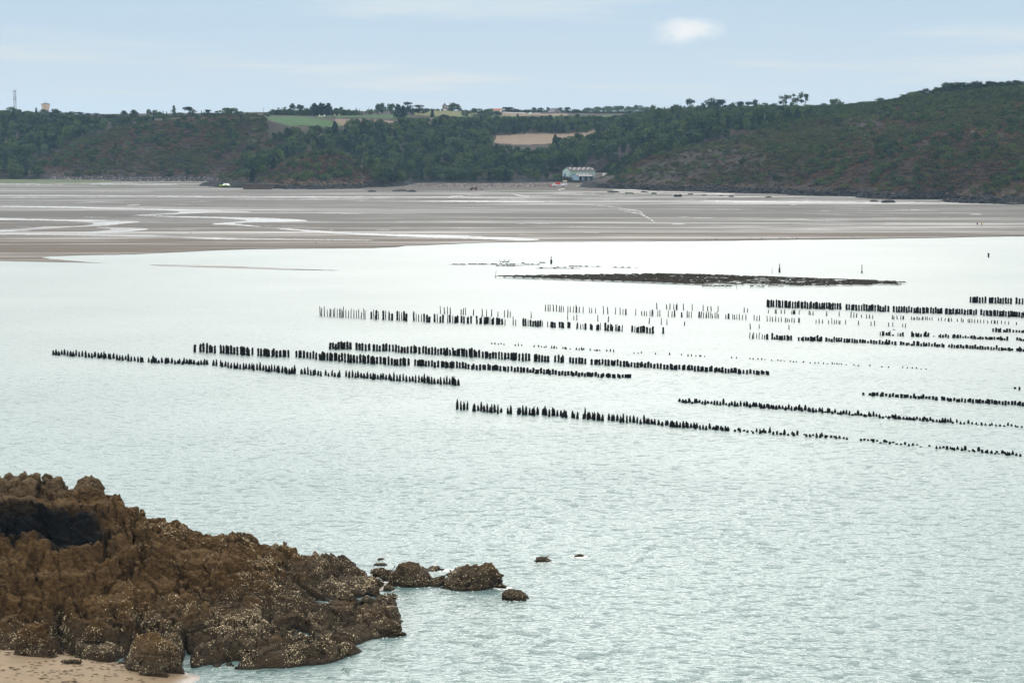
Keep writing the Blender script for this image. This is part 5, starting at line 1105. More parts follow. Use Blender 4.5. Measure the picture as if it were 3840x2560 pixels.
# ------------------------------------------------------------------ shore strips under the hills
def strip(name, label, lower, upper, mat, cat, jit=0.0, seed=0):
    """sheet between a lower and an upper line of (px, py, z)"""
    r = random.Random(seed); n = 60; V = []
    def samp(tab, t):
        x = tab[0][0] + (tab[-1][0] - tab[0][0]) * t; y, z = lerp(tab, x); return ground(x, y, z)
    for j in range(5):
        for i in range(n + 1):
            a, b = samp(lower, i / n), samp(upper, i / n); p = a + (b - a) * j / 4; p[2] += r.gauss(0, jit) if 0 < j < 4 else 0; V.append(p)
    Fc = [(j * (n + 1) + i, j * (n + 1) + i + 1, (j + 1) * (n + 1) + i + 1, (j + 1) * (n + 1) + i) for j in range(4) for i in range(n)]
    o = link(name, mesh_from(name, V, Fc, mat, True)); tag(o, label, cat, kind='structure'); return o
SHINGLE = plain('shingle', (0.060, 0.051, 0.045), 0.9, 0.35, 1.2); STONE = plain('grey wall stone', (0.045, 0.040, 0.038), 0.9, 0.5, 0.7)
MARSH = plain('salt marsh grass', (0.055, 0.07, 0.035), 0.9, 0.35, 0.15); CONC = plain('pale concrete', (0.26, 0.25, 0.23), 0.85, 0.2, 0.6)
strip('salt_marsh', 'green salt marsh at the foot of the wood below the water tower', [(-400,690,0.95),(0,688,0.95),(200,687,0.95),(330,686,0.98),(420,684,1.0)], [(-400,664,2.6),(0,663,2.7),(200,667,2.4),(420,676,1.4)], MARSH, 'marsh')
strip('shingle_beach', 'grey shingle beach below the valley wood', [(1365,712,0.86),(1600,712,0.86),(1900,712,0.86),(2100,713,0.86),(2300,716,0.86)], [(1380,687,1.6),(1600,687,1.7),(1900,687,1.7),(2100,684,2.1),(2300,690,1.7)], SHINGLE, 'beach', 0.08)
strip('slipway', 'pale concrete slipway running from the shed to the sand', [(2092,713,0.95),(2140,706,1.15),(2205,690,1.9)], [(2092,710,1.05),(2140,702,1.3),(2205,687,2.1)], CONC, 'slipway')

# boulder bank, too small to pick apart: one mass
def stones(name, label, n, fn, smin, smax, mats, seed, cat='rocks', kind='stuff', parent=None):
    r = np.random.default_rng(seed); base = []
    for q in range(6):
        bm = bmesh.new()
        for _ in range(11): bm.verts.new(Vector(r.normal(size=3)).normalized())
        bmesh.ops.convex_hull(bm, input=bm.verts[:]); bmesh.ops.triangulate(bm, faces=bm.faces[:]); bm.verts.ensure_lookup_table()
        used_ = [v for v in bm.verts if v.link_faces]; ix = {v: i for i, v in enumerate(used_)}
        base.append((np.array([v.co for v in used_]), [[ix[v] for v in f.verts] for f in bm.faces])); bm.free()
    VV, FF, nb_ = [], [], 0
    for i in range(n):
        b, f = base[i % 6]; s = r.uniform(smin, smax) * np.array([1.0, r.uniform(.6, 1), r.uniform(.5, .9)]); a = r.uniform(0, 6.28)
        v = b * s; v = np.column_stack([v[:, 0] * math.cos(a) - v[:, 1] * math.sin(a), v[:, 0] * math.sin(a) + v[:, 1] * math.cos(a), v[:, 2]]) + fn(r)
        VV.append(v); FF += [tuple(k + nb_ for k in g) for g in f]; nb_ += len(v)
    o = link(name, mesh_from(name, np.vstack(VV), FF, mats), parent); tag(o, label, cat, kind=kind); return o
def mat_stones():
    m, t, p = newmat('mixed boulders'); g = N(t, 'ShaderNodeNewGeometry')
    L(t, RAMP(t, g.outputs['Random Per Island'], [(0.0, (0.035, 0.035, 0.04)), (0.5, (0.10, 0.085, 0.08)), (1.0, (0.22, 0.18, 0.165))]), p.inputs['Base Color']); p.inputs['Roughness'].default_value = 0.9
    return m
MIXED = mat_stones()
def fb(r):
    x = r.uniform(1560, 2075); t = r.random(); return ground(x, 702 - 13 * t, 1.15 + 1.1 * t)
stones('boulder_bank', 'bank of tumbled boulders along the shingle below the wood', 1300, fb, 0.35, 0.85, MIXED, 3)
def fc_(r):
    x = r.uniform(2190, 2330); t = r.random(); return ground(x, 701 - 9 * t, 1.3 + 1.0 * t)
stones('boulder_bank', 'pinkish stones at the head of the slipway', 90, fc_, 0.4, 0.9, MIXED, 4)
DARKROCK = plain('black shore rock', (0.014, 0.013, 0.013), 0.75, 0.5, 1.5, spec=0.15); BROWNROCK = plain('lichened cliff rock', (0.070, 0.047, 0.030), 0.85, 0.5, 1.0, spec=0.15)
def belt(px0, px1, ya, yb, z0, z1, seed):     # points of the real slope between two heights
    r = np.random.default_rng(seed); X = r.uniform(px0, px1, 60000); Y = r.uniform(ya, yb, 60000); xx = (X - 1920) / F * Y
    z = hterr(np.column_stack([xx, Y])); k = (z > z0) & (z < z1); P_ = np.column_stack([xx, Y, z])[k]; it = iter(range(10 ** 9)); print('BELT', px0, len(P_))
    return lambda r_: P_[next(it) % len(P_)] + r_.normal(0, 0.5, 3) * np.array([1, 1, 0.3])
stones('shore_rock_belt', 'belt of black weed covered rocks along the cliff foot', 1900, belt(2240, 3920, 1230, 1690, 0.3, 3.6, 5), 0.6, 2.0, DARKROCK, 5)
stones('cliff_foot_rocks', 'orange brown lichened rocks above the black rock belt', 420, belt(2280, 3920, 1230, 1690, 3.8, 6.0, 6), 0.4, 1.4, BROWNROCK, 6)
stones('shore_rock_belt', 'black rocks round the foot of the wooded knoll', 420, belt(925, 1395, 1585, 1690, 0.3, 3.0, 7), 0.5, 1.5, DARKROCK, 7)
stones('cliff_foot_rocks', 'rusty brown rock faces on the seaward side of the knoll', 240, belt(985, 1380, 1590, 1680, 3.0, 7.5, 8), 0.6, 1.7, BROWNROCK, 8)
stones('stone_bank_rubble', 'rubble of grey stones along the foot of the heath slope', 1100, belt(190, 1000, 1780, 1890, 0.9, 4.0, 9), 0.35, 0.9, MIXED, 9)
# single rocks on the flat, told apart
r6 = random.Random(8)
for px0, py0, wpx, hpx in [(1395,719,36,6),(1500,717,60,10),(1545,719,40,8),(2298,722,60,7),(2360,726,40,5),(2452,727,26,5),(2640,733,24,5),(2705,735,20,4),(2742,738,22,5),(2880,741,30,6),(3330,760,60,12),(3280,757,40,8),(3700,763,50,9),(3800,767,60,10),(2420,722,44,6),(2590,730,30,5)]:
    c = flat(px0, py0); s = c[1] / F; bm = bmesh.new(); rr = random.Random(px0)
    for _ in range(22): v = Vector((rr.gauss(0, 1), rr.gauss(0, 1), rr.gauss(0, 1))).normalized(); bm.verts.new((v.x * wpx * s / 2, v.y * wpx * s / 2.6, v.z * hpx * s + 0.05))
    bmesh.ops.convex_hull(bm, input=bm.verts[:])
    me = bpy.data.meshes.new('shore_rock'); bm.to_mesh(me); bm.free(); me.materials.append(DARKROCK)
    o = link('shore_rock', me, None, tuple(c))
    tag(o, 'dark weedy rock lying on the flat before the %s' % ('shingle beach' if px0 < 1600 else 'cliff'), 'rock', 'dark rocks on the flat before the %s' % ('shingle beach' if px0 < 1600 else 'cliff'))
e = flat(2542, 738); MB().box((0, 0, 0.5), (4.6, 2.0, 1.1), 0.05, 0.94).box((-1.4, 0.2, 1.15), (1.2, 1.2, 0.3)).box((1.3, -0.1, 1.2), (1.5, 1.0, 0.35)).build('concrete_block', DARKROCK, None, tuple(e)); tag(COL.objects['concrete_block'], 'dark weed covered block standing alone on the sand off the cliff', 'block')

# stone jetty
JST = plain('dark jetty stone', (0.055, 0.042, 0.036), 0.9, 0.5, 1.0)
a_ = flat(912, 710); e = empty('stone_jetty', a_); sj = a_[1] / F
MB().box((9.5, 4.0, 1.55), (19, 8, 3.3), 0.0, 0.97).build('wall', JST, e); MB().box((9.5, 4.0, 3.3), (19.2, 8.2, 0.35)).build('coping', STONE, e)
tag(e, 'dark stone jetty wall joining the wooded knoll', 'jetty')

# ------------------------------------------------------------------ sheds
MINT = plain('mint green sheet cladding', (0.27, 0.36, 0.345), 0.6, 0.12, 0.4); MINT2 = plain('faded green cladding', (0.22, 0.33, 0.26), 0.6, 0.12, 0.4); SLATEB = plain('blue grey cladding', (0.17, 0.25, 0.31), 0.6, 0.12, 0.4)
ROOFM = plain('grey brown fibre roof', (0.075, 0.064, 0.064), 0.8, 0.2, 0.8); LIGHT = plain('white roof light', (0.55, 0.60, 0.62), 0.4, 0.05); DARKIN = plain('dark interior', (0.02, 0.025, 0.03), 0.9); DOORB = plain('blue shed door', (0.10, 0.17, 0.24), 0.6, 0.15)
def gable_shed(name, label, corner, ang, Lx, Wy, eave, ridge, wallm, roofm, lights, extra=None, open_front=False):
    e = empty(name, corner, ang)               # origin: the corner nearest the camera on the gable end; x along the front, y back
    def part(n, f, m): mb = MB(); f(mb); return mb.build(n, m, e)
    if open_front:
        part('wall', lambda b: b.prism([(0.12, 0), (Wy, 0), (Wy, eave), (Wy / 2, ridge - 0.1), (0.12, eave)], 'x', 0, 0.15).prism([(0.12, 0), (Wy, 0), (Wy, eave), (Wy / 2, ridge - 0.1), (0.12, eave)], 'x', Lx - 0.15, Lx), wallm)
        part('back_wall', lambda b: b.box((Lx / 2, Wy - 0.1, eave / 2), (Lx - 0.32, 0.15, eave - 0.05)), DARKIN)
        for i in range(6): part('post', lambda b: b.box((0.4 + i * (Lx - 0.8) / 5, 0.15, eave / 2), (0.22, 0.22, eave)), SLATEB)
        for i in (1, 3): part('panel', lambda b: b.box((0.4 + (i + .5) * (Lx - 0.8) / 5, 0.5, eave / 2 - .1), ((Lx - .8) / 5 - .3, 0.1, eave - .3)), SLATEB)
    else:
        part('wall', lambda b: b.prism([(0, 0), (Wy, 0), (Wy, eave), (Wy / 2, ridge - 0.12), (0, eave)], 'x', 0, Lx), wallm)
    ov = 0.35; sl = (ridge - eave) / (Wy / 2)
    for s_ in (0, 1):
        ya, yb = (-ov, Wy / 2) if s_ == 0 else (Wy + ov, Wy / 2)
        za = eave - ov * sl
        rf = part('roof', lambda b: b.prism([(ya, za), (yb, ridge), (yb, ridge + 0.14), (ya, za + 0.14)], 'x', -0.3, Lx + 0.3), roofm)
        if s_ == 0:
            for (u, v, lu, lv) in lights:
                y0, y1 = v, v + lv; z0, z1 = eave + y0 * sl, eave + y1 * sl
                mb = MB(); mb.prism([(y0, z0 + 0.15), (y1, z1 + 0.15), (y1, z1 + 0.19), (y0, z0 + 0.19)], 'x', u, u + lu); mb.build('roof_light', LIGHT, rf)
    if extra: extra(e, part)
    tag(e, label, 'shed'); return e
ANG = math.radians(33)
def ex_back(e, part):
    part('door', lambda b: b.box((-0.04, 7.0, 1.7), (0.06, 3.6, 3.2)), DOORB); part('window', lambda b: b.box((-0.04, 1.2, 2.4), (0.06, 0.6, 0.9)), DARKIN); part('green_panel', lambda b: b.box((4.6, -0.04, 4.0), (7.4, 0.06, 2.2)), MINT2)
    for q in range(14): part('cladding_rib', lambda b: b.box((0.8 + q * 1.62, -0.05, 2.6), (0.10, 0.05, 4.9)), MINT)
c1 = at(2138, 668, 1790)
SH1 = gable_shed('farm_shed', 'pale green sheet metal shed with white roof lights, the taller one', c1, ANG, 23.0, 10.0, 5.2, 7.9, MINT, ROOFM, [(2.0 + 4.2 * i, 3.1, 0.8, 0.9) for i in range(5)] + [(4.2 + 4.2 * i, 1.6, 0.8, 0.8) for i in range(4)] + [(21.0, 1.6, 0.7, 0.8)], ex_back)
c2 = at(2171, 676, 1770)
SH2 = gable_shed('farm_shed', 'low open fronted shed with many roof lights before the green shed', c2, ANG, 13.0, 11.5, 2.7, 4.8, SLATEB, ROOFM, [(0.8 + 3.1 * i, 3.2, 0.7, 1.3) for i in range(4)] + [(2.1 + 3.1 * i, 2.6, 0.5, 0.8) for i in range(4)] + [(0.9 + 3.1 * i, 0.5, 0.6, 0.7) for i in range(4)] + [(2.2 + 3.1 * i, 0.5, 0.6, 0.7) for i in range(4)], None, True)
c3 = at(2228, 676, 1786)
SH3 = gable_shed('farm_shed', 'brown roofed hut half hidden in shrubs beside the sheds', c3, math.radians(-24), 9.0, 9.0, 1.6, 5.6, SLATEB, plain('brown slate', (0.075, 0.062, 0.06), 0.8), [(5.6, 3.2, 0.5, 0.7), (6.6, 2.6, 0.5, 0.7), (5.9, 1.8, 0.6, 0.6), (7.2, 3.0, 0.4, 0.6)], None)
for i, (px_, py_, d_, w_, k) in enumerate([(2120,660,1706,34,'shrub'),(2135,664,1700,30,'bush'),(2150,676,1694,26,'shrub'),(2170,680,1690,30,'shrub'),(2190,680,1690,26,'shrub'),(2100,664,1704,34,'shrub'),(2085,650,1712,40,'shrub'),(2215,678,1694,36,'shrub'),(2240,676,1694,40,'shrub'),(2265,662,1702,46,'bush'),(2280,650,1706,46,'shrub'),(2060,670,1712,40,'shrub'),(2235,640,1750,60,'round'),(2265,632,1740,60,'round'),(2200,625,1755,60,'round'),(2160,618,1760,60,'round'),(2110,616,1760,60,'round'),(2080,626,1750,50,'round')]):
    d_ += 72; q = at(px_, py_, d_); zt = min(float(hterr(q[None, :2])[0]), q[2] - 1.5)
    plant(k, (q[0], q[1], zt), q[2] - zt, w_ * d_ / F, ('shrub growing in front of the shed group' if k != 'round' else 'broadleaf tree close behind the shed group'), 'bush' if k != 'round' else 'tree', 'shrubs before the sheds' if k != 'round' else 'trees close behind the sheds')

# ------------------------------------------------------------------ houses, towers, farm things on the plateau
PEACH = plain('peach concrete', (0.46, 0.36, 0.28), 0.8, 0.06, 0.3); SLATE = plain('grey slate', (0.10, 0.10, 0.115), 0.7, 0.15); WHITE = plain('white render', (0.62, 0.60, 0.56), 0.8, 0.08); STEEL = plain('galvanised steel', (0.22, 0.24, 0.28), 0.5, 0.2); REDTILE = plain('red tiles', (0.24, 0.09, 0.055), 0.8, 0.15)
GREYW = plain('grey weathered boards', (0.13, 0.125, 0.13), 0.85, 0.2, 0.8)
q = at(171, 391, 2450); zb = float(hterr(q[None, :2])[0]) - 1; e = empty('water_tower', (q[0], q[1], zb)); zr = q[2] - zb; R = 17 * 2450 / F
MB().lathe([(1.6, 0), (1.5, zr - 9.5), (2.0, zr - 8.0), (R * 0.66, zr - 6.6), (R * 0.72, zr - 5.6), (R, zr)], n=32).build('tank', PEACH, e, smooth=False)
MB().lathe([(R * 1.02, zr), (R * 1.03, zr + 0.25), (R * 0.5, zr + 0.8)], n=32).build('rim', SLATE, e); MB().lathe([(R * 0.45, zr + 0.7), (R * 0.45, zr + 1.2), (0.2, zr + 1.3)], n=24).build('cap', SLATE, e); MB().tube((0, 0, zr + 1.2), (0, 0, zr + 4.5), 0.08).build('aerial', STEEL, e)
MB().box((-0.3, -R * 0.93, zr - 0.9), (0.35, 0.2, 1.0)).build('hatch', SLATE, e)
tag(e, 'peach coloured cup shaped water tower above the trees', 'water tower')
q = at(55, 338, 2500); zb = float(hterr(q[None, :2])[0]) - 1; e = empty('telecom_mast', (q[0], q[1], zb)); H_ = q[2] - zb
mb = MB(); w0, w1 = 1.5, 0.85
for sx, sy in ((-1, -1), (1, -1), (1, 1), (-1, 1)): mb.tube((sx * w0, sy * w0, 0), (sx * w1, sy * w1, H_ - 1), 0.14, 0.12, 6)
mb.build('leg_frame', STEEL, e); mb = MB(); nseg = 16
for i in range(nseg):
    z0, z1 = (H_ - 1) * i / nseg, (H_ - 1) * (i + 1) / nseg; a0 = w0 + (w1 - w0) * i / nseg; a1 = w0 + (w1 - w0) * (i + 1) / nseg
    for sy in (-1, 1): mb.tube((-a0, sy * a0, z0), (a1, sy * a1, z1), 0.07, n=5); mb.tube((a0, sy * a0, z0), (-a1, sy * a1, z1), 0.07, n=5)
    for sx in (-1, 1): mb.tube((sx * a0, -a0, z0), (sx * a1, a1, z1), 0.07, n=5)
mb.build('bracing', STEEL, e)
for i, (zz, n_) in enumerate(((H_ - 1.2, 5), (H_ - 5.5, 4), (H_ - 9.0, 4))):
    for j in range(n_):
        a = 6.28 * j / n_ + i; MB().box((1.45 * math.cos(a), 1.45 * math.sin(a), zz - (0 if i == 0 else .4)), (0.34, 0.24, 2.3 if i != 1 else 1.5), a).build('antenna', STEEL, e)
MB().lathe([(1.7, H_ - 7.0), (1.75, H_ - 6.8), (1.7, H_ - 6.6)], n=12).build('platform', STEEL, e); MB().tube((0.4, 0, H_ - 1), (0.4, 0, H_ + 2.6), 0.06).build('aerial', STEEL, e)
tag(e, 'grey lattice telecom mast with antenna clusters above the wood', 'mast')
# tower house
q = at(1674, 418, 2450); e = empty('tower_house', q); s = 2450 / F
MB().prism([(-4, -1), (4, -1), (4, 2.6), (0, 5.6), (-4, 2.6)], 'x', -3.0, 5.0).build('wall', WHITE, e)
rf = MB().prism([(-4.4, 2.5), (0, 5.8), (0, 6.0), (-4.4, 2.7)], 'x', -3.2, 5.2).prism([(4.4, 2.5), (0, 5.8), (0, 6.0), (4.4, 2.7)], 'x', -3.2, 5.2).build('roof', SLATE, e)
MB().box((1.2, -3.2, 4.3), (1.0, 0.3, 1.2)).build('dormer_window', WHITE, rf)
MB().box((-1.7, -1.2, 2.6), (4.6, 4.6, 6.0)).build('tower', plain('brown tower stone', (0.13, 0.105, 0.095), 0.85), e)
MB().add([(-4.4, -3.9, 5.6), (1.0, -3.9, 5.6), (1.0, 1.5, 5.6), (-4.4, 1.5, 5.6), (-1.7, -1.2, 8.7)], [(0, 1, 4), (1, 2, 4), (2, 3, 4), (3, 0, 4), (3, 2, 1, 0)]).build('tower_roof', SLATE, e)
for x_ in (-0.2, 1.6, 3.4): MB().box((x_, -4.03, 1.2), (0.8, 0.06, 1.3)).build('window', DARKIN, e)
MB().box((-1.0, -3.53, 4.6), (0.8, 0.06, 0.9)).build('window', WHITE, e)
tag(e, 'white house with a square tower under a pointed slate roof', 'house')
# barn
q = at(2080, 430, 2440); e = empty('barn', q, math.radians(28)); MB().prism([(-4.2, -1), (4.2, -1), (4.2, 2.2), (0, 6.2), (-4.2, 2.2)], 'y', -5, 7).build('wall', GREYW, e)
MB().prism([(-4.7, 1.9), (0, 6.4), (0, 6.6), (-4.7, 2.1)], 'y', -5.2, 7.2).build('roof', SLATE, e); MB().prism([(4.7, 1.9), (0, 6.4), (0, 6.6), (4.7, 2.1)], 'y', -5.2, 7.2).build('roof', plain('pale metal roof', (0.30, 0.30, 0.30), 0.5), e); MB().box((0, -5.04, 0.6), (2.2, 0.06, 2.8)).build('door', DARKIN, e)
tag(e, 'grey gabled barn at the edge of the bale field', 'barn')
q = at(1864, 414, 2470); e = empty('farmhouse', q); MB().prism([(-3, -3), (3, -3), (3, 0.2), (0, 1.5), (-3, 0.2)], 'x', -5, 5).build('wall', WHITE, e); MB().prism([(-3.3, 0.1), (0, 1.65), (3.3, 0.1), (0, 1.8)], 'x', -5.2, 5.2).build('roof', REDTILE, e)
tag(e, 'long low farmhouse with a red tiled roof behind the copse', 'house')
q = at(1208, 441, 2140); e = empty('ruined_wall', q); MB().box((0, 0, 0.5), (4.6, 0.5, 1.5)).build('wall', WHITE, e); MB().box((-2.3, 0.0, 1.1), (0.7, 0.7, 2.9)).build('gatepost', WHITE, e); MB().box((2.1, 0, 1.1), (1.1, 0.7, 2.9), 0, 0.8).build('gatepost', WHITE, e)
tag(e, 'white walled gateway with two raised ends by the green crop', 'wall')
HAY = plain('hay', (0.34, 0.26, 0.14), 0.9, 0.3, 2.0); WRAP = plain('pale bale wrap', (0.40, 0.37, 0.34), 0.6, 0.15, 2.0)
def bale(px_, py_, Y, label, mat, group=None, r_=0.7):
    q = at(px_, py_, Y); mb = MB(); n = 18; V = []; 
    for i, (xx, rr_) in enumerate(((-0.62, 0.86), (-0.58, 1.0), (0.58, 1.0), (0.62, 0.86))):
        for j in range(n): a = 6.283 * j / n; V.append((xx, rr_ * r_ * math.cos(a), r_ + rr_ * r_ * math.sin(a)))
    mb.add(V, [tuple(range(n)), tuple(range(3 * n, 4 * n))[::-1]] + [(k * n + j, (k + 1) * n + j, (k + 1) * n + (j + 1) % n, k * n + (j + 1) % n) for k in range(3) for j in range(n)])
    z = float(hterr(q[None, :2])[0]) + 0.3
    o = mb.build('hay_bale', mat, None, (q[0], q[1], z if abs(z - q[2]) < 2.5 else q[2]), rot=(0, 0, random.Random(px_).uniform(-0.5, 1.2))); tag(o, label, 'bale', group)
for i, (a, b) in enumerate([(1255, 437), (1272, 435.5)]): bale(a, b, 2200, 'golden round bale at the top of the dark green crop', HAY, 'golden bales above the crop', 0.75)
bale(1590, 427, 2380, 'grey round bale in the mown field, standing lowest', GREYW, None, 0.85); bale(1602, 418, 2425, 'round bale on the upper edge of the mown field', WRAP, None, 0.8); bale(1652, 422.5, 2410, 'pale round bale in front of the tower house', WRAP, None, 0.9)  # the lowest bale is a darker grey than the others
for i in range(17): bale(1890 + i * 4.8, 425 + (i % 3) * 0.3 + i * 0.06, 2400, 'pale bale in the line across the stubble field', WRAP, 'pale bales lined up on the stubble', 0.72)
for i in range(6): bale(2006 + i * 3.6, 428 + (i % 2) * 0.3, 2390, 'pale bale in the short line before the barn', WRAP, 'pale bales before the barn', 0.55)
q = at(1989, 427, 2395); mb = MB(); prof = [(1.9 * math.cos(t), 1.55 * math.sin(t)) for t in np.linspace(0, math.pi, 11)]; mb.prism(prof, 'y', 0, 5).build('polytunnel', plain('mint sheeting', (0.38, 0.55, 0.48), 0.5), None, tuple(q)); tag(COL.objects['polytunnel'], 'small mint green domed shelter among the bales', 'shelter')
POLE = plain('pole wood', (0.11, 0.10, 0.095), 0.9)
def pole(px_, ytop, ybase, Y, label, bar=True):
    b = at(px_, ybase, Y); t = at(px_, ytop, Y); e = empty('telegraph_pole', b); h = t[2] - b[2]
    MB().tube((0, 0, -3), (0, 0, h), 0.16, 0.12, 7).build('pole', POLE, e)
    if bar: MB().box((0, 0, h - 0.5), (1.5, 0.12, 0.12)).build('crossarm', POLE, e)
    tag(e, label, 'pole')
pole(988, 405, 434, 2120, 'thin telegraph pole beside the round tree of the green field'); pole(1382, 403, 420, 2260, 'telegraph pole on the skyline before the tall pale pair'); pole(1240, 418, 438, 2170, 'short pole in front of the dense dark block', False)
pole(1882, 476, 524, 2060, 'telegraph pole standing at the end of the large stubble field', False); pole(2100, 484, 512, 2090, 'telegraph pole at the back edge of the large stubble field', False); pole(2055, 460, 490, 2130, 'telegraph pole in the trees above the large stubble field', False); pole(2369, 474, 500, 2000, 'pale pole among the trees of the spur', False); pole(641, 408, 428, 2100, 'thin pole beside the columnar poplar', False); pole(956, 655, 676, 1800, 'thin mast standing on the stone bank', False)

# hedges and low trees closing the skyline
def hedge(px0, px1, y0, y1, Y, mat, label, h=None, seed=0, thick=3.0):
    r = np.random.default_rng(seed); a = at(px0, y0, Y); b = at(px1, y1, Y); ln = np.linalg.norm(b - a); n = int(ln / 2.2) + 2; lob = []
    for i in range(n):
        p = a + (b - a) * (i + r.uniform(-.3, .3)) / (n - 1); z = float(hterr(p[None, :2])[0]); hh_ = max(2.0, p[2] - z) * r.uniform(0.78, 1.05)
        for zz in np.arange(0.4, 1.0, 0.27): lob.append(((p[0] - a[0], p[1] - a[1] + r.normal(0, 1.0), z - a[2] + hh_ * zz - 0.9), (r.uniform(1.3, 2.2), thick * 0.6, r.uniform(1.0, 1.7))))
        lob.append(((p[0] - a[0], p[1] - a[1], z - a[2] + 0.5), (1.8, 1.5, 1.2)))
    V, Fc = leaf_cloud(lobes_cloud(lob, 34, r), 0.42, r); o = link('hedgerow', mesh_from('hedgerow', V, Fc, mat), None, tuple(a)); tag(o, label, 'hedge'); return o
hedge(1885, 2190, 411, 411, 2500, LEAF, 'hedge of low trees behind the bale field', seed=1); hedge(1020, 1150, 412, 408, 2230, LEAF, 'leafy hedge under the tall farm trees', seed=2); hedge(1240, 1330, 412, 416, 2250, LEAF, 'hedge running on from the dense dark block', seed=3)
hedge(2190, 2440, 404, 402, 2840, PALE, 'base of the far pale wood on the skyline', seed=4); hedge(2180, 2460, 418, 416, 2480, LEAF, 'dark hedge below the far pale wood', seed=5); hedge(1380, 1660, 421, 414, 2440, LEAF, 'low hedge along the top of the mown field', seed=6); hedge(2430, 2580, 408, 400, 2110, DARKL, 'dark base of the saw toothed conifer hedge', seed=7); hedge(400, 960, 438, 432, 2075, LEAF, 'scrubby hedge along the heath brow', seed=8)
hedge(2580, 2920, 397, 398, 1985, LEAF, 'leafy skyline hedge under the great pine', seed=12); hedge(2900, 3420, 398, 384, 1860, LEAF, 'skyline hedge under the bare stemmed trees', seed=10); hedge(3400, 3900, 352, 318, 1705, LEAF, 'leafy understorey below the hilltop pines', seed=11)
hedge(1640, 1900, 628, 624, 1795, LEAF, 'clipped looking long hedge at the back of the shingle beach', seed=9, thick=5)

# ------------------------------------------------------------------ boats, tractor, walkers, birds
HULL = plain('grey white hull', (0.36, 0.36, 0.38), 0.5, 0.15, 0.6); RED = plain('red paint', (0.30, 0.030, 0.028), 0.5, 0.2); YEL = plain('yellow paint', (0.60, 0.45, 0.10), 0.5); LIME = plain('lime green paint', (0.24, 0.42, 0.06), 0.45, 0.15); TYRE = plain('tyre rubber', (0.015, 0.013, 0.013), 0.85); RUST = plain('rust', (0.16, 0.065, 0.025), 0.9, 0.35, 1.5); GLASS = plain('dark glass', (0.02, 0.025, 0.03), 0.1, spec=0.5); DKRED = plain('dull red tractor paint', (0.085, 0.02, 0.018), 0.6)
def wheel(e, c, rad, wd, rim=RUST):
    w_ = MB().tube((c[0], c[1] - wd / 2, c[2]), (c[0], c[1] + wd / 2, c[2]), rad, n=18).build('wheel', TYRE, e)
    MB().tube((c[0], c[1] - wd / 2 - 0.02, c[2]), (c[0], c[1] + wd / 2 + 0.02, c[2]), rad * 0.5, n=12).build('rim', rim, w_)
q = ground(2097, 703, 1.05); e = empty('work_barge', q, math.radians(6))
MB().add([(-5.2, -1.7, 0.5), (3.6, -1.7, 0.5), (5.4, -0.5, 0.9), (5.4, 0.5, 0.9), (3.6, 1.7, 0.5), (-5.2, 1.7, 0.5), (-5.3, -1.9, 1.9), (3.8, -1.9, 1.95), (5.9, -0.7, 2.5), (5.9, 0.7, 2.5), (3.8, 1.9, 1.95), (-5.3, 1.9, 1.9)],
    [(5, 4, 3, 2, 1, 0), (6, 7, 8, 9, 10, 11), (0, 1, 7, 6), (1, 2, 8, 7), (2, 3, 9, 8), (3, 4, 10, 9), (4, 5, 11, 10), (5, 0, 6, 11)]).build('hull', HULL, e)
MB().box((-0.4, -1.97, 1.3), (9.0, 0.08, 0.12)).build('rubbing_strake', plain('mauve trim', (0.10, 0.07, 0.10), 0.6), e)
h_ = MB().box((4.0, 0, 3.1), (2.0, 2.2, 2.2), 0, 0.92).build('wheelhouse', HULL, e); MB().box((4.0, -1.07, 3.6), (1.4, 0.06, 0.7)).build('window', GLASS, h_); MB().box((3.9, 0, 4.28), (2.9, 2.7, 0.18)).build('roof', WHITE, h_); MB().box((4.6, 0, 4.45), (1.2, 2.0, 0.14)).build('roof_rail', YEL, h_)
MB().tube((3.5, 0, 4.3), (2.9, 0, 5.7), 0.05, n=6).build('mast', STEEL, h_); MB().box((4.6, 0, 4.75), (0.3, 0.3, 0.35)).build('lamp', YEL, h_)
mb = MB()
for x_ in np.linspace(-2.3, 0.6, 6): mb.box((x_, -1.0, 2.9), (0.12, 0.12, 1.9)).box((x_, 1.0, 2.9), (0.12, 0.12, 1.9))
for z_ in (2.2, 3.0, 3.8):
    for y_ in (-1.0, 1.0): mb.box((-0.85, y_, z_), (3.1, 0.14, 0.22))
mb.box((-0.85, -1.02, 2.6), (2.8, 0.05, 1.2)); mb.build('cage', RED, e)
MB().box((-5.5, 0, 1.3), (0.6, 2.6, 1.8)).box((-5.7, 0, 2.3), (0.25, 2.2, 0.5)).build('stern_gear', RED, e); MB().box((-4.0, -0.6, 2.4), (0.8, 0.8, 1.0)).build('winch', plain('cream drum', (0.4, 0.38, 0.3), 0.6), e)
for x_ in (-3.6, 2.6): wheel(e, (x_, -1.75, 0.42), 0.55, 0.35, RED)
for x_ in (-3.6, 2.6): wheel(e, (x_, 1.75, 0.42), 0.55, 0.35, RED)
tag(e, 'grey work barge with a red cage and wheelhouse drawn up on the shingle', 'boat')
q = flat(848, 702.5); e = empty('amphibious_boat', q); s = q[1] / F
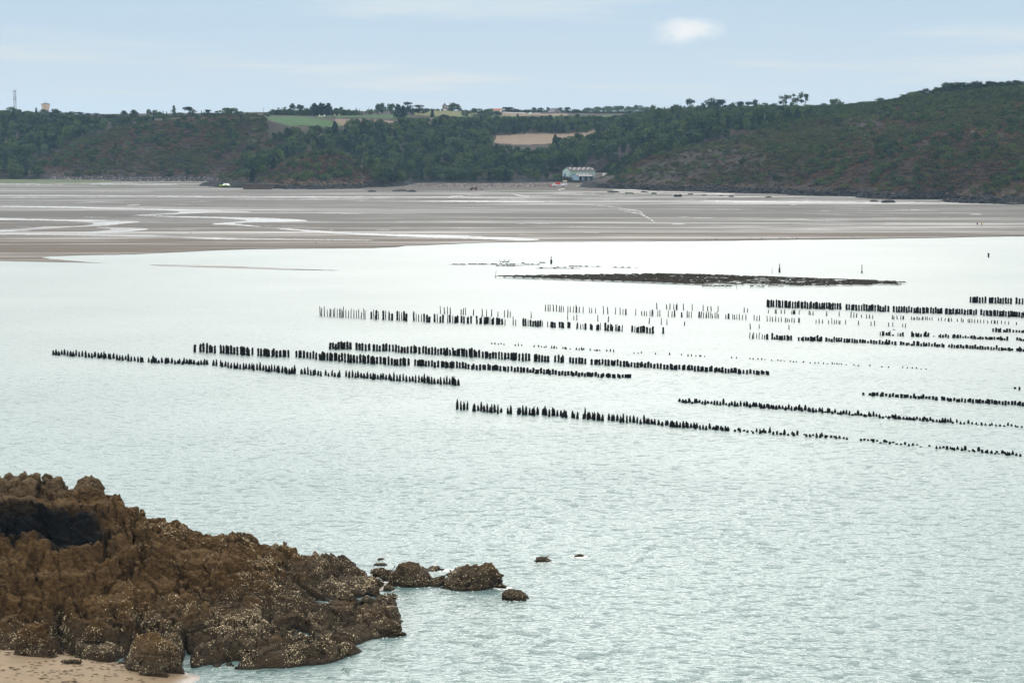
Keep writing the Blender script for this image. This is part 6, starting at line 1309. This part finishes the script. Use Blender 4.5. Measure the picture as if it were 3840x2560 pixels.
for sx in (-1, 1):
    f_ = MB().add([(sx * 3.9 - .75, -2.2, 0.4), (sx * 3.9 + .75, -2.2, 0.4), (sx * 3.9 + .75, 4, 0.4), (sx * 3.9 - .75, 4, 0.4), (sx * 3.9 - .8, -3.0, 1.55), (sx * 3.9 + .8, -3.0, 1.55), (sx * 3.9 + .8, 4, 1.5), (sx * 3.9 - .8, 4, 1.5)], [(3, 2, 1, 0), (4, 5, 6, 7), (0, 1, 5, 4), (1, 2, 6, 5), (2, 3, 7, 6), (3, 0, 4, 7)]).build('float', LIME, e)
    for yy in (-1.9, 3.0): wheel(e, (sx * 3.9, yy, 0.36), 0.36, 1.0)
MB().box((0, 0.6, 1.35), (6.4, 5.0, 0.3)).build('deck', LIME, e)
for xx in (-2.2, -0.6, 1.0, 2.2): MB().box((xx, -1.6, 0.9), (0.4, 0.5, 0.7)).build('strut', plain('dark strut', (0.03, 0.045, 0.03), 0.7), e)
cb = MB().add([(-2.4, -1.4, 1.5), (2.4, -1.4, 1.5), (2.4, 1.8, 1.5), (-2.4, 1.8, 1.5), (-1.5, -0.9, 2.45), (1.5, -0.9, 2.45), (1.5, 1.4, 2.45), (-1.5, 1.4, 2.45)], [(3, 2, 1, 0), (4, 5, 6, 7), (0, 1, 5, 4), (1, 2, 6, 5), (2, 3, 7, 6), (3, 0, 4, 7)]).build('cabin', plain('white gelcoat', (0.75, 0.75, 0.72), 0.35, 0.03), e)
MB().box((-0.2, -1.32, 1.85), (1.8, 0.1, 0.35)).build('windscreen', GLASS, cb); MB().tube((-1.4, 0, 2.8), (2.9, 0, 2.85), 0.06, n=6).tube((-1.4, 0, 2.4), (-1.4, 0, 2.8), 0.05, n=6).tube((1.4, 0, 2.4), (1.4, 0, 2.85), 0.05, n=6).build('rail', STEEL, cb)
tag(e, 'lime green amphibious craft with a white cabin on two floats', 'boat')
q = flat(892, 701); MB().add([(-4.4, 0, 0.2), (4.0, 0, 0.2), (4.0, 2, 0.2), (-4.4, 2, 0.2), (-4.6, -.2, 1.3), (4.4, -.2, 1.35), (4.4, 2.2, 1.35), (-4.6, 2.2, 1.3)], [(3, 2, 1, 0), (4, 5, 6, 7), (0, 1, 5, 4), (1, 2, 6, 5), (2, 3, 7, 6), (3, 0, 4, 7)]).build('hull', LIME, None, None)
o = COL.objects['hull.001']; ee = empty('barge', q); o.parent = ee; MB().box((0, 1, 1.42), (9.0, 2.5, 0.14)).build('gunwale', WHITE, ee); tag(ee, 'low lime green barge tucked against the jetty', 'boat')
q = flat(878, 694, 0.3); e = empty('rusty_tank', q); MB().box((0, 2, 1.0), (3.8, 2.5, 1.7), 0, 0.85).build('body', plain('sooty iron', (0.02, 0.02, 0.02), 0.9), e); MB().prism([(-1.6, 1.8), (-1.1, 2.5), (1.1, 2.5), (1.6, 1.8)], 'y', 0.9, 3.1).build('lid', RUST, e)
for x_ in (-1.4, 1.4): MB().box((x_, 1.2, 0.1), (0.3, 0.3, 0.6)).build('foot', TYRE, e)
tag(e, 'dark iron tank with a rusty top on the foreshore behind the boats', 'tank')
q = flat(1774, 714, 0.1); e = empty('tractor', q)
MB().box((0.9, 0, 1.25), (2.4, 0.9, 0.8)).box((-0.6, 0, 1.1), (1.4, 1.1, 0.6)).build('body', DKRED, e); MB().box((-0.6, 0, 1.55), (1.3, 1.7, 0.2)).build('mudguard', DKRED, e)
for x_, r_ in ((-1.3, 0.85), ):
    for y_ in (-0.85, 0.85): wheel(e, (x_, y_, r_), r_, 0.4)
for y_ in (-0.75, 0.75): wheel(e, (1.9, y_, 0.6), 0.6, 0.3)
MB().tube((1.2, 0.25, 1.6), (1.2, 0.25, 2.5), 0.07, n=6).build('exhaust', TYRE, e); MB().box((-0.7, 0, 1.9), (0.5, 0.6, 0.6)).build('seat', TYRE, e); MB().tube((0.0, 0, 1.6), (-0.25, 0, 2.1), 0.05, n=6).build('steering_column', TYRE, e)
tag(e, 'old dull red tractor parked below the boulder bank', 'tractor')
q = flat(1800, 713, 0.1); e = empty('trailer', q); MB().box((0, 0, 0.85), (4.4, 1.8, 0.2)).build('bed', POLE, e); MB().box((-2.1, 0, 1.5), (0.7, 1.4, 1.2)).build('winch_box', DARKIN, e); MB().tube((-2.2, 0, 0.7), (-3.4, 0, 0.6), 0.08, n=6).build('drawbar', TYRE, e)
for y_ in (-0.8, 0.8): wheel(e, (1.0, y_, 0.42), 0.42, 0.25)
tag(e, 'flat trailer with a dark box behind the red tractor', 'trailer')
for i, (px_, yt, yb) in enumerate([(1690, 713, 720), (1715, 713, 720), (1739, 712, 718), (1752, 713, 720), (1757, 713, 720), (1774, 713, 718)]):
    b = flat(px_, yb); h = (yb - yt) * b[1] / F; MB().tube((0, 0, -0.3), (0.05 * (i % 3 - 1), 0, h), 0.14, 0.11, 8).lathe([(0.16, h - .1), (0.15, h), (0.05, h + .04)], n=8).build('mooring_stake', POLE, None, tuple(b)); tag(COL.objects['mooring_stake' if i == 0 else 'mooring_stake.%03d' % i], 'short mooring stake in the sand before the tractor', 'stake', 'mooring stakes before the tractor')

SKIN = plain('skin', (0.42, 0.25, 0.18), 0.6, 0.05); NAVY = plain('navy cloth', (0.012, 0.016, 0.030), 0.85); MUSTARD = plain('mustard cloth', (0.42, 0.24, 0.03), 0.85); HAIR = plain('dark hair', (0.03, 0.022, 0.016), 0.7); KHAKI = plain('ochre trousers', (0.22, 0.13, 0.03), 0.85)
def skin_obj(name, verts, edges, rad, mat, parent, sub=2):
    me = bpy.data.meshes.new(name); me.from_pydata(verts, edges, []); me.materials.append(mat); o = link(name, me, parent)
    m = o.modifiers.new('skin', 'SKIN'); m.use_smooth_shade = True
    for i, q in enumerate(rad): me.skin_vertices[0].data[i].radius = q if isinstance(q, tuple) else (q, q)
    me.skin_vertices[0].data[0].use_root = True
    o.modifiers.new('sub', 'SUBSURF').render_levels = sub; o.modifiers['sub'].levels = sub; return o
def person(px_, py_, label, top, legs, stride, rz, long_legs):
    q = flat(px_, py_); e = empty('person', q, rz); st = stride
    v = [(0, 0, .92), (0, .02, 1.12), (0, .02, 1.36), (0, .01, 1.49), (0, -.02, 1.60), (0, -.03, 1.70),
         (-.19, .02, 1.40), (-.25, .06 * st, 1.14), (-.27, -.10 * st, .90), (-.27, -.13 * st, .80), (.19, .02, 1.40), (.25, -.06 * st, 1.14), (.27, .04 * st, .90), (.27, .05 * st, .80),
         (-.10, 0, .86), (-.11, -.14 * st, .50), (-.11, -.12 * st, .10), (-.11, -.27 * st, .035), (.10, 0, .86), (.11, .10 * st, .50), (.11, .30 * st, .13), (.11, .19 * st, .035)]
    ed = [(0, 1), (1, 2), (2, 3), (3, 4), (4, 5), (2, 6), (6, 7), (7, 8), (8, 9), (2, 10), (10, 11), (11, 12), (12, 13), (0, 14), (14, 15), (15, 16), (16, 17), (0, 18), (18, 19), (19, 20), (20, 21)]
    rd = [(.15, .11), (.15, .11), (.16, .11), .06, .095, .075, .07, .048, .036, .03, .07, .048, .036, .03, .095, .062, .042, .03, .095, .062, .042, .03]
    skin_obj('body', v, ed, rd, SKIN, e)
    grow = lambda ids, k: [tuple(c * k for c in (rd[i] if isinstance(rd[i], tuple) else (rd[i], rd[i]))) for i in ids]
    ids = [0, 1, 2, 6, 7, 8, 10, 11, 12]; mp = {k: i for i, k in enumerate(ids)}; jv = [v[i] for i in ids] + [(0, 0, .76)]
    skin_obj('jacket', jv, [(mp[a], mp[b]) for a, b in ed if a in mp and b in mp] + [(0, 9)], grow(ids, 1.28) + [(.20, .15)], top, e)
    ids = [0, 14, 15, 18, 19] + ([16, 20] if long_legs else []); mp = {k: i for i, k in enumerate(ids)}
    skin_obj('trousers', [v[i] for i in ids], [(mp[a], mp[b]) for a, b in ed if a in mp and b in mp], grow(ids, 1.25), legs, e)
    skin_obj('hair', [(0, .015, 1.66), (0, .0, 1.73), (0, .05, 1.60)], [(0, 1), (0, 2)], [.10, .075, .07], HAIR, e, 1)
    tag(e, label, 'person'); return e
person(3664.5, 849, 'person in a long dark navy top with bare lower legs walking on the sand', NAVY, NAVY, 1.0, math.radians(35), False)
person(3681, 848.5, 'person in a mustard yellow jacket walking on the sand beside a dark figure', MUSTARD, KHAKI, 0.6, math.radians(150), True)
BIRD = plain('black feathers', (0.012, 0.012, 0.013), 0.7); GULL = plain('grey gull feathers', (0.16, 0.16, 0.17), 0.7)
def bird_mesh(name, up, mat):
    mb = MB(); n = 8; path = [((-.42, 0, .10), .02), ((-.22, 0, .20), .07), ((0, 0, .30), .12), ((.12, 0, .45 if up else .34), .10), ((.16, 0, .62 if up else .42), .05), ((.20, 0, .76 if up else .50), .055), ((.38, 0, .77 if up else .49), .012)] if True else None
    V = []
    for (c, rr_) in path:
        for i in range(n): a = 6.283 * i / n; V.append((c[0], c[1] + rr_ * math.cos(a), c[2] + rr_ * math.sin(a) * (1.0)))
    mb.add(V, [(j * n + i, j * n + (i + 1) % n, (j + 1) * n + (i + 1) % n, (j + 1) * n + i) for j in range(len(path) - 1) for i in range(n)])
    for y_ in (-.05, .05): mb.tube((0, y_, 0), (0, y_, .25), .015, n=5)
    return mesh_from(name, mb.V, mb.F, mat, True)
CM = bird_mesh('cormorant', True, BIRD); GM = bird_mesh('gull', False, GULL)
for i, (px_, k) in enumerate([(1876, 1.0), (1884, .8), (1889, 1.1), (1893, 1.0), (1898, .9), (1904, 1.0), (1908, 1.05)]):
    c = ground(px_, 989.5); o = link('cormorant', CM, None, (c[0], c[1], 0.30), (0, 0, random.Random(i).choice((0, 3.0, 0.6, 2.4))), (1.2 * k,) * 3); tag(o, 'black cormorant perched on the drowned oyster rack', 'bird', 'cormorants on the drowned rack')
rg = random.Random(31)
for i in range(26):
    x = rg.uniform(2610, 2990) if i < 18 else rg.uniform(3100, 3800); y = np.interp(x, [2600, 2920, 3470, 3840], [901.5, 897, 890, 883.5]) - rg.uniform(0.3, 2.5); c = flat(x, y)
    o = link('gull', GM, None, tuple(c), (0, 0, rg.uniform(0, 6.28)), (rg.uniform(.8, 1.2),) * 3); tag(o, 'small grey shore bird standing along the tide line', 'bird', 'shore birds along the tide line')
for i, (x, y) in enumerate([(247,806),(305,806),(427,811.5),(462,812),(478,812),(558,810.5),(567,811),(586,810.5),(923,770),(1180,792),(715,876),(1248,906),(1185,914)]):
    c = flat(x, y); o = link('gull', GM, None, tuple(c), (0, 0, rg.uniform(0, 6.28)), (1.3,) * 3); tag(o, 'grey gull standing by the channels of the sand flat', 'bird', 'gulls by the channels')
mb = MB(); mb.tube((-.25, 0, 0), (.28, 0, .02), .03, .07, 8).tube((.28, 0, .02), (.42, 0, .02), .06, .015, 8)
gb = mb.build('body', GULL, None); ge = empty('flying_gull', at(3351, 1237, 470)); gb.parent = ge
for sy in (-1, 1): MB().add([(-.1, 0, .03), (.16, 0, .03), (.12, sy * .35, .16), (-.08, sy * .35, .15), (-.02, sy * .72, .10), (-.1, 0, .05), (.16, 0, .05), (.12, sy * .35, .18), (-.08, sy * .35, .17)], [(0, 1, 2, 3), (3, 2, 4), (5, 6, 7, 8), (8, 7, 4)]).build('wing', GULL, ge)
tag(ge, 'grey gull flying low over the mussel posts', 'bird')

# wheel tracks and weed lines on the flat
TRK = CHANNEL
for i, c in enumerate([[(2225,769),(2300,776),(2390,789.5),(2412,797),(2404,803),(2430,815),(2458,833),(2455,833.4),(2426,815.4),(2400,803),(2408,797),(2386,790.2),(2296,777)],[(2300,784),(2360,790),(2424,805),(2358,791)],[(1683,736),(1735,733),(1738,734),(1690,737.5)],[(1920,727),(1945,731),(1985,737),(1982,738.5),(1940,733)],[(2330,793),(2400,800),(2425,805),(2395,802)]]):
    o = sheet('wheel_track', [tuple(flat(*p, dz=0.02)) for p in wob(c, 10, 0.8, 90 + i)], TRK); tag(o, 'pale wet wheel tracks curving over the sand flat', 'track', kind='structure')
WEEDG = plain('green weed', (0.035, 0.045, 0.012), 0.8, 0.5, 0.3)
for i, c in enumerate([[(0,689),(120,691),(300,693),(380,690.5),(260,689.5)],[(420,687),(620,688.5),(560,690),(440,689)],[(330,693.5),(520,694.5),(480,697),(360,696)],[(1815,718),(1960,717),(2100,719),(2050,721.5),(1900,720.5)],[(2130,722.5),(2320,724),(2500,727.5),(2640,730),(2480,731),(2250,726.5)],[(640,691),(800,693),(820,696),(680,694.5)]]):
    o = sheet('weed_bed', [tuple(flat(*p, dz=0.03)) for p in wob(c, 8, 2.2, 190 + i)], WEEDG); tag(o, 'dark green weed lying along the upper edge of the flat', 'weed', kind='structure')

# ------------------------------------------------------------------ haze in the air over the bay
hz, t, p = newmat('sea haze'); t.nodes.remove(p); pvn = N(t, 'ShaderNodeVolumePrincipled')
pvn.inputs['Color'].default_value = (0.42, 0.70, 1.0, 1); pvn.inputs['Density'].default_value = HAZE; pvn.inputs['Anisotropy'].default_value = 0.2
L(t, pvn.outputs[0], [n_ for n_ in t.nodes if n_.type == 'OUTPUT_MATERIAL'][0].inputs['Volume'])
o = MB().box((0, 2300, 43), (6000, 5600, 106)).build('haze', hz); tag(o, 'thin blue sea haze over the whole bay', 'haze', kind='stuff')
